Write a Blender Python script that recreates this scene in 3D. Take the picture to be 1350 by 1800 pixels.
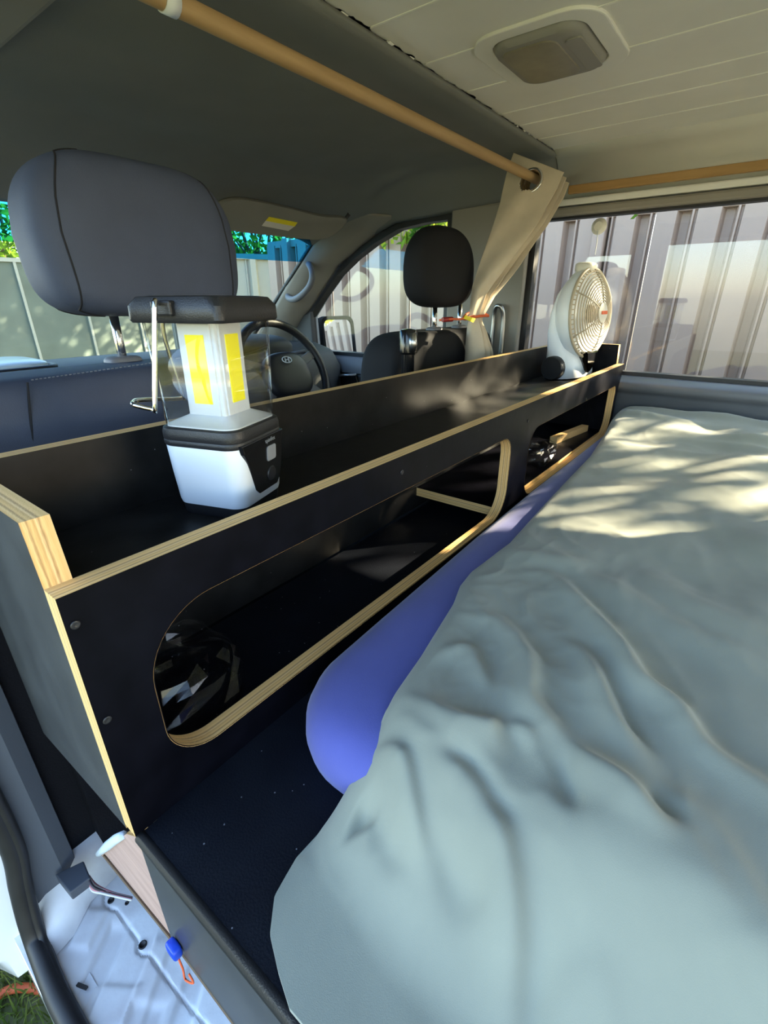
import bpy, bmesh, math, random
import numpy as np
from mathutils import Vector, Matrix
random.seed(7); RNG = np.random.RandomState(11)
PI = math.pi
scene = bpy.context.scene
for o in list(bpy.data.objects): bpy.data.objects.remove(o, do_unlink=True)
COL = scene.collection

# ---------------------------------------------------------------- camera, sky, sun, exposure
# world frame: X runs across the van (kerb door -> right wall), Y to the windscreen, Z up; Z=0 is the top of the bed platform
CF = 836.28
CM = [[0.6064292327507491, -0.7951336628566396, -0.0024584258218871124],
      [-0.32525898268026654, -0.24524348255954348, -0.9132700742101785],
      [0.7255688663739204, 0.5546332954793202, -0.4073471832412903]]
CAM = (-0.07643, -0.32830, 0.42149)
cd = bpy.data.cameras.new('camera'); cam = bpy.data.objects.new('camera', cd); COL.objects.link(cam)
cd.sensor_fit = 'VERTICAL'; cd.sensor_height = 36.0; cd.lens = CF / 1800 * 36.0; cd.clip_start = 0.01; cd.clip_end = 200
rx, ry, rz = CM
cam.matrix_world = Matrix(((rx[0], -ry[0], -rz[0], CAM[0]), (rx[1], -ry[1], -rz[1], CAM[1]), (rx[2], -ry[2], -rz[2], CAM[2]), (0, 0, 0, 1)))
scene.camera = cam

SUN = Vector((1.0, -0.80, 0.55)).normalized()
w = bpy.data.worlds.new('world'); scene.world = w; w.use_nodes = True
nt = w.node_tree; nt.nodes.clear()
sky = nt.nodes.new('ShaderNodeTexSky'); sky.sky_type = 'NISHITA'; sky.sun_disc = False
sky.sun_elevation = math.asin(SUN.z); sky.sun_rotation = math.atan2(SUN.x, SUN.y); sky.air_density = 1.0; sky.dust_density = 0.9; sky.ozone_density = 1.0
bg = nt.nodes.new('ShaderNodeBackground'); bg.inputs[1].default_value = 0.50
out = nt.nodes.new('ShaderNodeOutputWorld')
nt.links.new(sky.outputs[0], bg.inputs[0]); nt.links.new(bg.outputs[0], out.inputs[0])
sl = bpy.data.lights.new('sun', 'SUN'); sl.energy = 24.0; sl.angle = math.radians(0.55); sl.color = (1.0, 0.84, 0.58)
so = bpy.data.objects.new('sun', sl); COL.objects.link(so); so.rotation_euler = SUN.to_track_quat('Z', 'Y').to_euler(); so.location = (6, -4, 5)
vs = scene.view_settings; vs.view_transform = 'Standard'; vs.look = 'None'; vs.gamma = 1.0; vs.use_curve_mapping = False; vs.exposure = 1.2

# ---------------------------------------------------------------- helpers
def ray(x, y):
    d = ((x - 675) / CF, (y - 900) / CF, 1.0)
    return [sum(CM[i][j] * d[i] for i in range(3)) for j in range(3)]
def at(x, y, axis, val):                       # photo pixel -> point on a known world plane
    d = ray(x, y); t = (val - CAM[axis]) / d[axis]
    return Vector([CAM[j] + d[j] * t for j in range(3)])

class MB:
    """collects geometry for ONE mesh object"""
    def __init__(s): s.v = []; s.f = []; s.m = []
    def add(s, V, F, m=0):
        b = len(s.v); s.v += [tuple(p) for p in V]; s.f += [tuple(i + b for i in f) for f in F]; s.m += [m] * len(F); return s
    def box(s, x0, x1, y0, y1, z0, z1, m=0):
        V = [(x, y, z) for z in (z0, z1) for y in (y0, y1) for x in (x0, x1)]
        return s.add(V, [(0, 2, 3, 1), (4, 5, 7, 6), (0, 1, 5, 4), (2, 6, 7, 3), (0, 4, 6, 2), (1, 3, 7, 5)], m)
    def tube(s, pts, r, n=10, m=0, closed=False, caps=True):
        pts = [Vector(p) for p in pts]; N = len(pts); rad = r if isinstance(r, (list, tuple)) else [r] * N
        V = []; up = None
        for i, p in enumerate(pts):
            a = pts[(i - 1) % N] if (closed or i > 0) else p; b = pts[(i + 1) % N] if (closed or i < N - 1) else p
            t = (b - a).normalized()
            if up is None: up = t.orthogonal().normalized()
            else:
                up = up - t * up.dot(t); up = up.normalized() if up.length > 1e-6 else t.orthogonal().normalized()
            sd = t.cross(up)
            for k in range(n):
                q = 2 * PI * k / n; V.append(p + (up * math.cos(q) + sd * math.sin(q)) * rad[i])
        F = []
        for i in range(N if closed else N - 1):
            j = (i + 1) % N
            for k in range(n): F.append((i * n + k, i * n + (k + 1) % n, j * n + (k + 1) % n, j * n + k))
        if caps and not closed: F.append(tuple(range(n - 1, -1, -1))); F.append(tuple((N - 1) * n + k for k in range(n)))
        return s.add(V, F, m)
    def loft(s, rings, closed=True, caps=True, m=0):
        n = len(rings[0]); V = [p for r in rings for p in r]; F = []
        for i in range(len(rings) - 1):
            for k in range(n if closed else n - 1):
                F.append((i * n + k, i * n + (k + 1) % n, (i + 1) * n + (k + 1) % n, (i + 1) * n + k))
        if caps and closed: F.append(tuple(range(n - 1, -1, -1))); F.append(tuple((len(rings) - 1) * n + k for k in range(n)))
        return s.add(V, F, m)
    def lathe(s, prof, c=(0, 0, 0), ax=(0, 0, 1), n=32, m=0):
        ax = Vector(ax).normalized(); u = ax.orthogonal().normalized(); v = ax.cross(u); c = Vector(c)
        return s.loft([[c + ax * h + (u * math.cos(2 * PI * k / n) + v * math.sin(2 * PI * k / n)) * max(r, 1e-5) for k in range(n)] for r, h in prof], True, True, m)
    def grid(s, fn, nu, nv, m=0):
        V = [fn(i / nu, j / nv) for j in range(nv + 1) for i in range(nu + 1)]
        F = [(j * (nu + 1) + i, j * (nu + 1) + i + 1, (j + 1) * (nu + 1) + i + 1, (j + 1) * (nu + 1) + i) for j in range(nv) for i in range(nu)]
        return s.add(V, F, m)
    def prism(s, loops, axis, d0, d1, mf=0, me=1):
        """extruded flat panel: first loop is the outline, the others are holes. mf faces, me cut edges"""
        mp = {'X': lambda a, b, d: (d, a, b), 'Y': lambda a, b, d: (a, d, b), 'Z': lambda a, b, d: (a, b, d)}[axis]
        bm = bmesh.new(); 
        for d in (d0, d1):
            E = []
            for L in loops:
                vv = [bm.verts.new(mp(a, b, d)) for a, b in L]
                E += [bm.edges.new((vv[i], vv[(i + 1) % len(vv)])) for i in range(len(vv))]
            bmesh.ops.triangle_fill(bm, use_beauty=True, use_dissolve=False, edges=E)
        for f in bm.faces: f.material_index = mf
        bm.verts.ensure_lookup_table(); tot = sum(len(L) for L in loops); b = 0
        for L in loops:
            n = len(L)
            for i in range(n):
                f = bm.faces.new((bm.verts[b + i], bm.verts[b + (i + 1) % n], bm.verts[tot + b + (i + 1) % n], bm.verts[tot + b + i])); f.material_index = me
            b += n
        bmesh.ops.recalc_face_normals(bm, faces=bm.faces)
        bm.verts.index_update()
        base = len(s.v); s.v += [tuple(v.co) for v in bm.verts]
        for f in bm.faces: s.f.append(tuple(v.index + base for v in f.verts)); s.m.append(f.material_index)
        bm.free(); return s
    def squad(s, c, a, b, h, e1=.5, e2=.5, nu=40, nv=24, fn=None, m=0):
        """superellipsoid; fn may deform local coords (-1..1)"""
        pw = lambda x, e: math.copysign(abs(x) ** e, x); V = []
        for j in range(nv + 1):
            p = -PI / 2 + PI * j / nv
            for i in range(nu):
                t = 2 * PI * i / nu
                q = (pw(math.cos(p), e1) * pw(math.cos(t), e2), pw(math.cos(p), e1) * pw(math.sin(t), e2), pw(math.sin(p), e1))
                if fn: q = fn(*q)
                V.append((c[0] + a * q[0], c[1] + b * q[1], c[2] + h * q[2]))
        F = [(j * nu + i, j * nu + (i + 1) % nu, (j + 1) * nu + (i + 1) % nu, (j + 1) * nu + i) for j in range(nv) for i in range(nu)]
        return s.add(V, F, m)
    def build(s, name, mats, parent=None, smooth=False, bevel=0, seg=2, world=True, solid=0, sub=0):
        if not isinstance(mats, (list, tuple)): mats = [mats]
        off = Vector((0, 0, 0))
        if parent is not None and world: off = parent.get('_o', None); off = Vector(off) if off is not None else Vector((0, 0, 0))
        me = bpy.data.meshes.new(name); me.from_pydata([tuple(Vector(v) - off) for v in s.v], [], s.f); 
        for mt in mats: me.materials.append(mt)
        me.polygons.foreach_set('material_index', s.m)
        me.validate(); me.update()
        bm = bmesh.new(); bm.from_mesh(me); bmesh.ops.remove_doubles(bm, verts=bm.verts, dist=1e-6)
        bmesh.ops.recalc_face_normals(bm, faces=bm.faces); bm.to_mesh(me); bm.free()
        o = bpy.data.objects.new(name, me); COL.objects.link(o)
        if parent is not None: o.parent = parent; o['_o'] = tuple(off) if world else (0, 0, 0)
        if smooth:
            for p in me.polygons: p.use_smooth = True
        if solid: md = o.modifiers.new('s', 'SOLIDIFY'); md.thickness = solid; md.offset = -1
        if bevel: md = o.modifiers.new('b', 'BEVEL'); md.width = bevel; md.segments = seg; md.limit_method = 'ANGLE'; md.angle_limit = math.radians(35)
        if sub: md = o.modifiers.new('u', 'SUBSURF'); md.levels = sub; md.render_levels = sub
        if smooth and (bevel or smooth == 'auto'):
            me.set_sharp_from_angle(angle=math.radians(40))
        return o

def tag(o, label, cat=None, group=None, kind=None):
    o['label'] = label
    if cat: o['category'] = cat
    if group: o['group'] = group
    if kind: o['kind'] = kind
    return o
def struct(o, label=None):
    o['kind'] = 'structure'
    if label: o['label'] = label
    return o
def thing(name, loc, label, cat, group=None, rz=0):
    o = bpy.data.objects.new(name, None); COL.objects.link(o); o.location = loc; o.rotation_euler[2] = rz
    o.empty_display_size = .05; o['_o'] = tuple(loc); tag(o, label, cat, group); return o

def rrect(x0, x1, y0, y1, r, n=8):
    r = r if isinstance(r, (list, tuple)) else [r] * 4; P = []
    for (cx, cy, a, q) in ((x1 - r[0], y1 - r[0], 0, r[0]), (x0 + r[1], y1 - r[1], PI / 2, r[1]), (x0 + r[2], y0 + r[2], PI, r[2]), (x1 - r[3], y0 + r[3], 1.5 * PI, r[3])):
        for k in range(n + 1): P.append((cx + q * math.cos(a + PI / 2 * k / n), cy + q * math.sin(a + PI / 2 * k / n)))
    return P
def lerp(T, x):
    if x <= T[0][0]: return T[0][1]
    for (a, p), (b, q) in zip(T, T[1:]):
        if x <= b: return p + (q - p) * (x - a) / (b - a)
    return T[-1][1]
def spline(P, n=8, closed=False):
    P = [Vector(p) for p in P]; N = len(P); R = []
    for i in range(N if closed else N - 1):
        g = lambda k: P[k % N] if closed else P[max(0, min(N - 1, k))]
        a, b, c, d = g(i - 1), g(i), g(i + 1), g(i + 2)
        for k in range(n):
            t = k / n; R.append(.5 * ((2 * b) + (c - a) * t + (2 * a - 5 * b + 4 * c - d) * t * t + (3 * b - a - 3 * c + d) * t ** 3))
    if not closed: R.append(P[-1])
    return R

# ---------------------------------------------------------------- materials
def mat(name, c, rough=.6, metal=0, spec=.5, var=0, vs_=8, bump=0, bs=200, c2=None, coat=0, sheen=0, trans=0, stretch=None, detail=4):
    m = bpy.data.materials.new(name); m.use_nodes = True; t = m.node_tree; b = t.nodes['Principled BSDF']
    b.inputs['Base Color'].default_value = (*c, 1); b.inputs['Roughness'].default_value = rough; b.inputs['Metallic'].default_value = metal
    b.inputs['Specular IOR Level'].default_value = spec; b.inputs['Coat Weight'].default_value = coat; b.inputs['Sheen Weight'].default_value = sheen
    if trans: b.inputs['Subsurface Weight'].default_value = 0
    if var or c2 or bump:
        g = t.nodes.new('ShaderNodeNewGeometry'); mp = t.nodes.new('ShaderNodeMapping')
        if stretch: mp.inputs['Scale'].default_value = stretch
        t.links.new(g.outputs['Position'], mp.inputs[0])
    if var or c2:
        n = t.nodes.new('ShaderNodeTexNoise'); n.inputs['Scale'].default_value = vs_; n.inputs['Detail'].default_value = detail; t.links.new(mp.outputs[0], n.inputs[0])
        r = t.nodes.new('ShaderNodeValToRGB'); r.color_ramp.elements[0].position = .3; r.color_ramp.elements[1].position = .7
        d = c2 if c2 else tuple(max(0, x * (1 - var)) for x in c); u = c if c2 else tuple(min(1, x * (1 + var)) for x in c)
        r.color_ramp.elements[0].color = (*d, 1); r.color_ramp.elements[1].color = (*u, 1)
        t.links.new(n.outputs['Fac'], r.inputs[0]); t.links.new(r.outputs[0], b.inputs['Base Color'])
    if bump:
        n = t.nodes.new('ShaderNodeTexNoise'); n.inputs['Scale'].default_value = bs; n.inputs['Detail'].default_value = 3; t.links.new(mp.outputs[0], n.inputs[0])
        q = t.nodes.new('ShaderNodeBump'); q.inputs['Strength'].default_value = bump; q.inputs['Distance'].default_value = .002
        t.links.new(n.outputs['Fac'], q.inputs['Height']); t.links.new(q.outputs[0], b.inputs['Normal'])
    return m
def ply(name, axis, d0, th, along):
    """layered veneer edge: stripes across the sheet thickness"""
    m = mat(name, (.5, .33, .15), .6); t = m.node_tree; b = t.nodes['Principled BSDF']
    g = t.nodes.new('ShaderNodeNewGeometry'); sp = t.nodes.new('ShaderNodeSeparateXYZ'); t.links.new(g.outputs['Position'], sp.inputs[0])
    a = t.nodes.new('ShaderNodeMath'); a.operation = 'SUBTRACT'; a.inputs[1].default_value = d0; t.links.new(sp.outputs['XYZ'.index(axis)], a.inputs[0])
    a2 = t.nodes.new('ShaderNodeMath'); a2.operation = 'DIVIDE'; a2.inputs[1].default_value = th; t.links.new(a.outputs[0], a2.inputs[0])
    mp = t.nodes.new('ShaderNodeMapping'); sc = [900, 900, 900]; sc['XYZ'.index(along)] = 25; mp.inputs['Scale'].default_value = sc; t.links.new(g.outputs['Position'], mp.inputs[0])
    n = t.nodes.new('ShaderNodeTexNoise'); n.inputs['Scale'].default_value = 1; n.inputs['Detail'].default_value = 3; t.links.new(mp.outputs[0], n.inputs[0])
    a3 = t.nodes.new('ShaderNodeMath'); a3.operation = 'MULTIPLY_ADD'; a3.inputs[1].default_value = .10; t.links.new(n.outputs['Fac'], a3.inputs[0]); t.links.new(a2.outputs[0], a3.inputs[2])
    r = t.nodes.new('ShaderNodeValToRGB'); r.color_ramp.interpolation = 'LINEAR'
    cols = [(.02, (.10, .06, .03)), (.06, (.72, .42, .14)), (.20, (.86, .58, .25)), (.28, (.46, .25, .09)), (.36, (.84, .54, .21)), (.50, (.64, .37, .13)), (.57, (.90, .62, .29)), (.66, (.44, .24, .09)), (.75, (.86, .56, .23)), (.9, (.74, .46, .17)), (1.0, (.76, .49, .2))]
    e = r.color_ramp.elements; e[0].position, e[0].color = cols[0][0], (*cols[0][1], 1); e[1].position, e[1].color = cols[-1][0], (*cols[-1][1], 1)
    for p, c in cols[1:-1]: q = e.new(p); q.color = (*c, 1)
    t.links.new(a3.outputs[0], r.inputs[0]); t.links.new(r.outputs[0], b.inputs['Base Color'])
    bu = t.nodes.new('ShaderNodeBump'); bu.inputs['Strength'].default_value = .35; bu.inputs['Distance'].default_value = .001; t.links.new(n.outputs['Fac'], bu.inputs['Height']); t.links.new(bu.outputs[0], b.inputs['Normal'])
    return m
def glass(name, tint=(1, 1, 1), refl=1.0, rough=0.0, haze=0, ior=1.5):
    m = bpy.data.materials.new(name); m.use_nodes = True; t = m.node_tree; t.nodes.clear()
    o = t.nodes.new('ShaderNodeOutputMaterial'); tr = t.nodes.new('ShaderNodeBsdfTransparent'); tr.inputs[0].default_value = (*tint, 1)
    gl = t.nodes.new('ShaderNodeBsdfGlossy'); gl.inputs['Roughness'].default_value = rough; gl.inputs[0].default_value = (1, 1, 1, 1)
    lw = t.nodes.new('ShaderNodeLayerWeight'); lw.inputs[0].default_value = .5
    p5 = t.nodes.new('ShaderNodeMath'); p5.operation = 'POWER'; p5.inputs[1].default_value = 5.0; t.links.new(lw.outputs['Facing'], p5.inputs[0])
    fr = t.nodes.new('ShaderNodeMath'); fr.operation = 'MULTIPLY_ADD'; fr.inputs[1].default_value = .96; fr.inputs[2].default_value = .04; t.links.new(p5.outputs[0], fr.inputs[0])
    mu = t.nodes.new('ShaderNodeMath'); mu.operation = 'MULTIPLY'; mu.inputs[1].default_value = refl; mu.use_clamp = True; t.links.new(fr.outputs[0], mu.inputs[0])
    mx = t.nodes.new('ShaderNodeMixShader'); t.links.new(mu.outputs[0], mx.inputs[0]); t.links.new(tr.outputs[0], mx.inputs[1]); t.links.new(gl.outputs[0], mx.inputs[2]); last = mx
    if haze:
        df = t.nodes.new('ShaderNodeBsdfDiffuse'); df.inputs[0].default_value = (.75, .74, .72, 1); m2 = t.nodes.new('ShaderNodeMixShader'); 
        g = t.nodes.new('ShaderNodeNewGeometry'); n = t.nodes.new('ShaderNodeTexNoise'); n.inputs['Scale'].default_value = 14; n.inputs['Detail'].default_value = 6; t.links.new(g.outputs['Position'], n.inputs[0])
        k = t.nodes.new('ShaderNodeMapRange'); k.inputs[1].default_value = .4; k.inputs[2].default_value = .8; k.inputs[3].default_value = haze * .4; k.inputs[4].default_value = haze * 1.6; t.links.new(n.outputs['Fac'], k.inputs[0])
        t.links.new(k.outputs[0], m2.inputs[0]); t.links.new(mx.outputs[0], m2.inputs[1]); t.links.new(df.outputs[0], m2.inputs[2]); last = m2
    t.links.new(last.outputs[0], o.inputs[0]); return m
def emit(name, c, s):
    m = mat(name, c, .5); b = m.node_tree.nodes['Principled BSDF']; b.inputs['Emission Color'].default_value = (*c, 1); b.inputs['Emission Strength'].default_value = s; return m
def leafmat(name, c, c2):
    m = bpy.data.materials.new(name); m.use_nodes = True; t = m.node_tree; t.nodes.clear(); o = t.nodes.new('ShaderNodeOutputMaterial')
    g = t.nodes.new('ShaderNodeNewGeometry'); n = t.nodes.new('ShaderNodeTexNoise'); n.inputs['Scale'].default_value = 6; t.links.new(g.outputs['Position'], n.inputs[0])
    r = t.nodes.new('ShaderNodeValToRGB'); r.color_ramp.elements[0].position = .35; r.color_ramp.elements[1].position = .65; r.color_ramp.elements[0].color = (*c, 1); r.color_ramp.elements[1].color = (*c2, 1); t.links.new(n.outputs['Fac'], r.inputs[0])
    d = t.nodes.new('ShaderNodeBsdfDiffuse'); tl = t.nodes.new('ShaderNodeBsdfTranslucent'); mx = t.nodes.new('ShaderNodeMixShader'); mx.inputs[0].default_value = .45
    t.links.new(r.outputs[0], d.inputs[0]); t.links.new(r.outputs[0], tl.inputs[0]); t.links.new(d.outputs[0], mx.inputs[1]); t.links.new(tl.outputs[0], mx.inputs[2]); t.links.new(mx.outputs[0], o.inputs[0]); return m

M = {}
M['film'] = mat('black_film_ply', (.0035, .0035, .0060), .36, spec=.10, var=.4, vs_=30, bump=.08, bs=60)
M['shelf_film'] = mat('dusty_film_ply', (.012, .0115, .011), .36, spec=.22, var=.5, vs_=22, bump=.08, bs=60); M['side_film'] = mat('grey_side_film', (.045, .046, .042), .32, spec=.35, var=.2, vs_=14)
M['film_gloss'] = mat('glossy_film_ply', (.058, .062, .061), .17, spec=1.0, var=.25, vs_=20, bump=.05, bs=25)  # grey base stands in for daylight mirrored in the dark film
M['platform'] = mat('black_platform', (.007, .009, .014), .55, spec=.14, c2=(.004, .005, .009), vs_=14, bump=.25, bs=500)
M['plyY'] = ply('ply_edge_front', 'Y', 0.0, .0187, 'X'); M['plyYv'] = ply('ply_edge_front_end', 'Y', 0.0, .0187, 'Z')
M['plyYr'] = ply('ply_edge_rail', 'Y', .203, .018, 'X'); M['plyX'] = ply('ply_edge_end', 'X', 0.0, .018, 'Z'); M['plyX2'] = ply('ply_edge_far_end', 'X', 1.531, .018, 'Z'); M['plyZ'] = ply('ply_edge_flat', 'Z', .03, .018, 'Y')
M['pinkwood'] = mat('raw_hardwood', (.50, .34, .29), .6, c2=(.38, .25, .21), vs_=1.0, stretch=(40, 12, 130), bump=.2, bs=300)
M['sheet_blue'] = mat('blue_cotton', (.085, .10, .36), .85, spec=.2, var=.12, vs_=10, bump=.1, bs=900, sheen=.3)
M['duvet'] = mat('sage_cotton', (.275, .292, .240), .9, spec=.15, var=.05, vs_=12, bump=.12, bs=1400, sheen=.25)
M['white_paint'] = mat('white_roof_paint', (.84, .82, .74), .45, var=.05, vs_=5, bump=.12, bs=40)
M['floor_paint'] = mat('white_floor_paint', (.84, .86, .86), .40, c2=(.62, .60, .60), vs_=16, bump=.15, bs=120, detail=9)
M['body_paint'] = mat('white_body_paint', (.78, .80, .82), .15, coat=.6)
M['headliner'] = mat('grey_headliner', (.215, .218, .205), .95, spec=.1, var=.06, vs_=6, bump=.25, bs=900)
M['trim_grey'] = mat('grey_plastic_trim', (.16, .165, .18), .55, var=.04, vs_=10, bump=.1, bs=700)
M['trim_pillar'] = mat('warm_grey_trim', (.28, .255, .215), .6, var=.04, vs_=10, bump=.1, bs=700)
M['trim_dark'] = mat('dark_plastic_trim', (.035, .037, .042), .55, bump=.15, bs=600)
M['wall_steel'] = mat('painted_wall_steel', (.20, .21, .23), .4, var=.08, vs_=9)
M['rubber'] = mat('black_rubber', (.012, .012, .014), .5, var=.2, vs_=40)
M['seat'] = mat('charcoal_seat_vinyl', (.062, .076, .118), .62, spec=.35, var=.06, vs_=20, bump=.2, bs=900)
M['seat_shaded'] = mat('shaded_seat_cloth', (.014, .0145, .017), .8, spec=.2, bump=.2, bs=900); M['pillar_b'] = mat('blue_grey_pillar_plastic', (.10, .115, .14), .6, bump=.1, bs=700); M['carpet'] = mat('black_cab_carpet', (.008, .008, .010), .95, spec=.1, bump=.5, bs=400)  # shade on the driver seat is put into its darker cloth colour
M['seam'] = mat('seat_seam_thread', (.012, .012, .016), .8); M['stitch'] = mat('pale_stitching', (.16, .17, .2), .8)
M['chrome'] = mat('chrome', (.75, .74, .72), .12, metal=1); M['steel'] = mat('brushed_steel', (.5, .5, .5), .3, metal=1)
M['wood_rod'] = mat('pine_dowel', (.50, .33, .155), .55, c2=(.40, .25, .11), vs_=1.0, stretch=(6, 90, 90), bump=.1, bs=200)
M['wood_rail'] = mat('pine_rail', (.45, .26, .09), .55, c2=(.36, .2, .065), vs_=1.0, stretch=(90, 6, 90), bump=.1, bs=200)
M['curtain'] = mat('beige_curtain_linen', (.57, .485, .365), .95, spec=.1, var=.06, vs_=25, bump=.2, bs=1200)
M['white_plastic'] = mat('white_plastic', (.82, .86, .89), .35); M['cream_plastic'] = mat('cream_plastic', (.76, .72, .62), .35); M['grille'] = mat('warm_cream_grille', (.46, .39, .28), .4)
M['black_plastic'] = mat('black_plastic', (.018, .018, .02), .4, bump=.2, bs=800); M['gloss_black'] = mat('gloss_black_plastic', (.01, .01, .011), .12)
M['grey_button'] = mat('grey_button', (.25, .26, .28), .5); M['led'] = emit('yellow_led_phosphor', (.93, .83, .02), .15)
M['clear'] = glass('clear_acrylic', (.95, .95, .95), 1.1, 0, .0); M['win'] = glass('window_glass', (.95, .96, .95), .8, 0, .02)
M['win_clear'] = glass('door_glass', (.92, .95, .93), .8); M['screen'] = glass('windscreen_glass', (.80, .90, .86), .7, 0, .03); M['bluetint'] = glass('blue_sunband_glass', (.03, .32, .62), .7)
M['mirror'] = mat('mirror_glass', (.85, .86, .87), .02, metal=1)
M['fence'] = mat('taupe_steel_fence', (.37, .262, .205), .5, var=.06, vs_=3); M['fence_d'] = mat('shaded_taupe_groove', (.30, .262, .245), .5)
M['fence_g'] = mat('grey_green_steel_fence', (.30, .31, .285), .5, var=.05, vs_=3); M['fence_o'] = mat('olive_board_fence', (.10, .125, .11), .7, var=.15, vs_=4)
M['leaf'] = leafmat('green_leaves', (.05, .14, .02), (.24, .36, .04)); M['leaf_y'] = leafmat('sunlit_yellow_green_leaves', (.25, .38, .04), (.55, .58, .06)); M['bark'] = mat('bark', (.13, .09, .06), .9, var=.3, vs_=10)
M['grass'] = leafmat('lawn_blades', (.10, .16, .03), (.26, .28, .08)); M['soil'] = mat('lawn_ground', (.09, .11, .035), .95, c2=(.16, .15, .07), vs_=25)
M['orange'] = mat('orange_cord', (.75, .13, .04), .6); M['red'] = mat('red_plastic', (.30, .02, .02), .35); M['yellow'] = mat('yellow_tag', (.80, .70, .03), .5); M['blue'] = mat('blue_cap', (.01, .06, .55), .35)
M['film_bag'] = glass('thin_clear_bag', (.96, .96, .97), .8, .12); M['wire_pink'] = mat('pink_wire', (.5, .2, .22), .5); M['wire_white'] = mat('white_wire', (.6, .6, .58), .5); M['wire_dark'] = mat('dark_wire', (.05, .04, .05), .5)
M['conn'] = mat('slate_connector', (.07, .08, .10), .55); M['foam'] = mat('pale_foam', (.55, .65, .75), .9, bump=.5, bs=150); M['dome'] = mat('amber_grey_lens', (.25, .22, .15), .3, var=.15, vs_=30); M['dome_b'] = mat('dome_bezel', (.29, .275, .24), .45)
M['paper'] = mat('label_paper', (.60, .60, .57), .7); M['mark'] = mat('faint_ink', (.035, .045, .08), .7); M['dash'] = mat('dash_plastic', (.03, .036, .040), .6, bump=.3, bs=500); M['lid'] = mat('pale_gloss_lid', (.55, .66, .72), .2)
M['matt_black'] = mat('matt_black_frame', (.008, .008, .009), .9, spec=.1)
def specks(m, scale, thr, c):
    t = m.node_tree; b = t.nodes['Principled BSDF']; g = t.nodes.new('ShaderNodeNewGeometry'); v = t.nodes.new('ShaderNodeTexVoronoi'); v.inputs['Scale'].default_value = scale; t.links.new(g.outputs['Position'], v.inputs['Vector'])
    k = t.nodes.new('ShaderNodeMath'); k.operation = 'LESS_THAN'; k.inputs[1].default_value = thr; t.links.new(v.outputs['Distance'], k.inputs[0])
    r = t.nodes.new('ShaderNodeSeparateColor'); t.links.new(v.outputs['Color'], r.inputs[0]); k2 = t.nodes.new('ShaderNodeMath'); k2.operation = 'GREATER_THAN'; k2.inputs[1].default_value = .72; t.links.new(r.outputs[0], k2.inputs[0])
    k3 = t.nodes.new('ShaderNodeMath'); k3.operation = 'MULTIPLY'; t.links.new(k.outputs[0], k3.inputs[0]); t.links.new(k2.outputs[0], k3.inputs[1])
    mx = t.nodes.new('ShaderNodeMix'); mx.data_type = 'RGBA'; src = b.inputs['Base Color'].links[0].from_socket; t.links.new(k3.outputs[0], mx.inputs[0]); t.links.new(src, mx.inputs[6]); mx.inputs[7].default_value = (*c, 1); t.links.new(mx.outputs[2], b.inputs['Base Color'])
specks(M['platform'], 90, .07, (.22, .23, .25)); specks(M['film'], 60, .035, (.16, .16, .18)); specks(M['shelf_film'], 70, .05, (.25, .25, .25))
M['lint'] = mat('pale_lint', (.5, .5, .52), .9)

# ================================================================ SETTING
# ---- lawn and ground
GZ = -0.95; FZ = -.35
g = MB(); g.grid(lambda u, v: (-14 + 28 * u, -14 + 28 * v, GZ + .012 * math.sin(9 * u) * math.cos(8 * v)), 24, 24)
struct(g.build('ground', M['soil']), 'mown lawn around the parked van')
def blades(name, x0, x1, y0, y1, n, label):
    r = np.random.RandomState(5); V = []; F = []
    for i in range(n):
        x, y = r.uniform(x0, x1), r.uniform(y0, y1); h = r.uniform(.02, .065); a = r.uniform(0, 2 * PI); w_ = r.uniform(.0015, .003); lx, ly = r.normal(0, .022, 2)
        dx, dy = math.cos(a) * w_, math.sin(a) * w_; b = len(V)
        V += [(x - dx, y - dy, GZ - .005), (x + dx, y + dy, GZ - .005), (x + dx * .7 + lx * .4, y + dy * .7 + ly * .4, GZ + h * .6), (x - dx * .7 + lx * .4, y - dy * .7 + ly * .4, GZ + h * .6), (x + lx, y + ly, GZ + h)]
        F += [(b, b + 1, b + 2, b + 3), (b + 3, b + 2, b + 4)]
    m = MB(); m.add(V, F); tag(m.build(name, M['grass']), label, 'grass', kind='stuff')
blades('lawn_grass', -.95, .15, .15, 1.25, 16000, 'short green and straw coloured lawn grass below the door sill')
p = [at(-40, 1775, 2, GZ + .03), at(0, 1748, 2, GZ + .02), at(30, 1737, 2, GZ + .02), at(70, 1740, 2, GZ + .015), at(110, 1760, 2, GZ + .015)]
tag(MB().tube(spline(p, 8), .009, 8).build('garden_hose', M['orange'], smooth=True), 'orange garden hose lying in the grass by the door sill', 'hose')

# ---- roof: painted steel strips with beads between, jagged paint edge towards the headliner
ceil = MB(); ceil.box(-.06, 1.50, -1.9, .262, .803, .815)
ceilo = struct(ceil.build('ceiling', M['white_paint']), 'white painted steel roof of the van')
seams = [at(x, y, 2, .8).x for x, y in ((480, 5), (613, 63), (731, 117), (797, 167), (894, 197))]
xs = [-.06, .17, seams[0], seams[1], seams[2], seams[3], seams[4], 1.24, 1.37, 1.50]
for a, b in zip(xs, xs[1:]):
    n = 14; L = [(b - .002, -1.9), (a + .002, -1.9)] if False else None
    fr = [(a + .0018 + (b - a - .0036) * k / n, .274 + RNG.uniform(-.005, .005)) for k in range(n + 1)]
    lo = [(a + .0018, -1.9)] + fr + [(b - .0018, -1.9)]
    MB().prism([lo], 'Z', .7995, .803, 0, 0).build('roof_strip', M['white_paint'], ceilo)
    MB().tube([(b, .268, .8005), (b, -1.2, .8005)], .0026, 6).build('seam_bead', M['white_paint'], ceilo)
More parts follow.
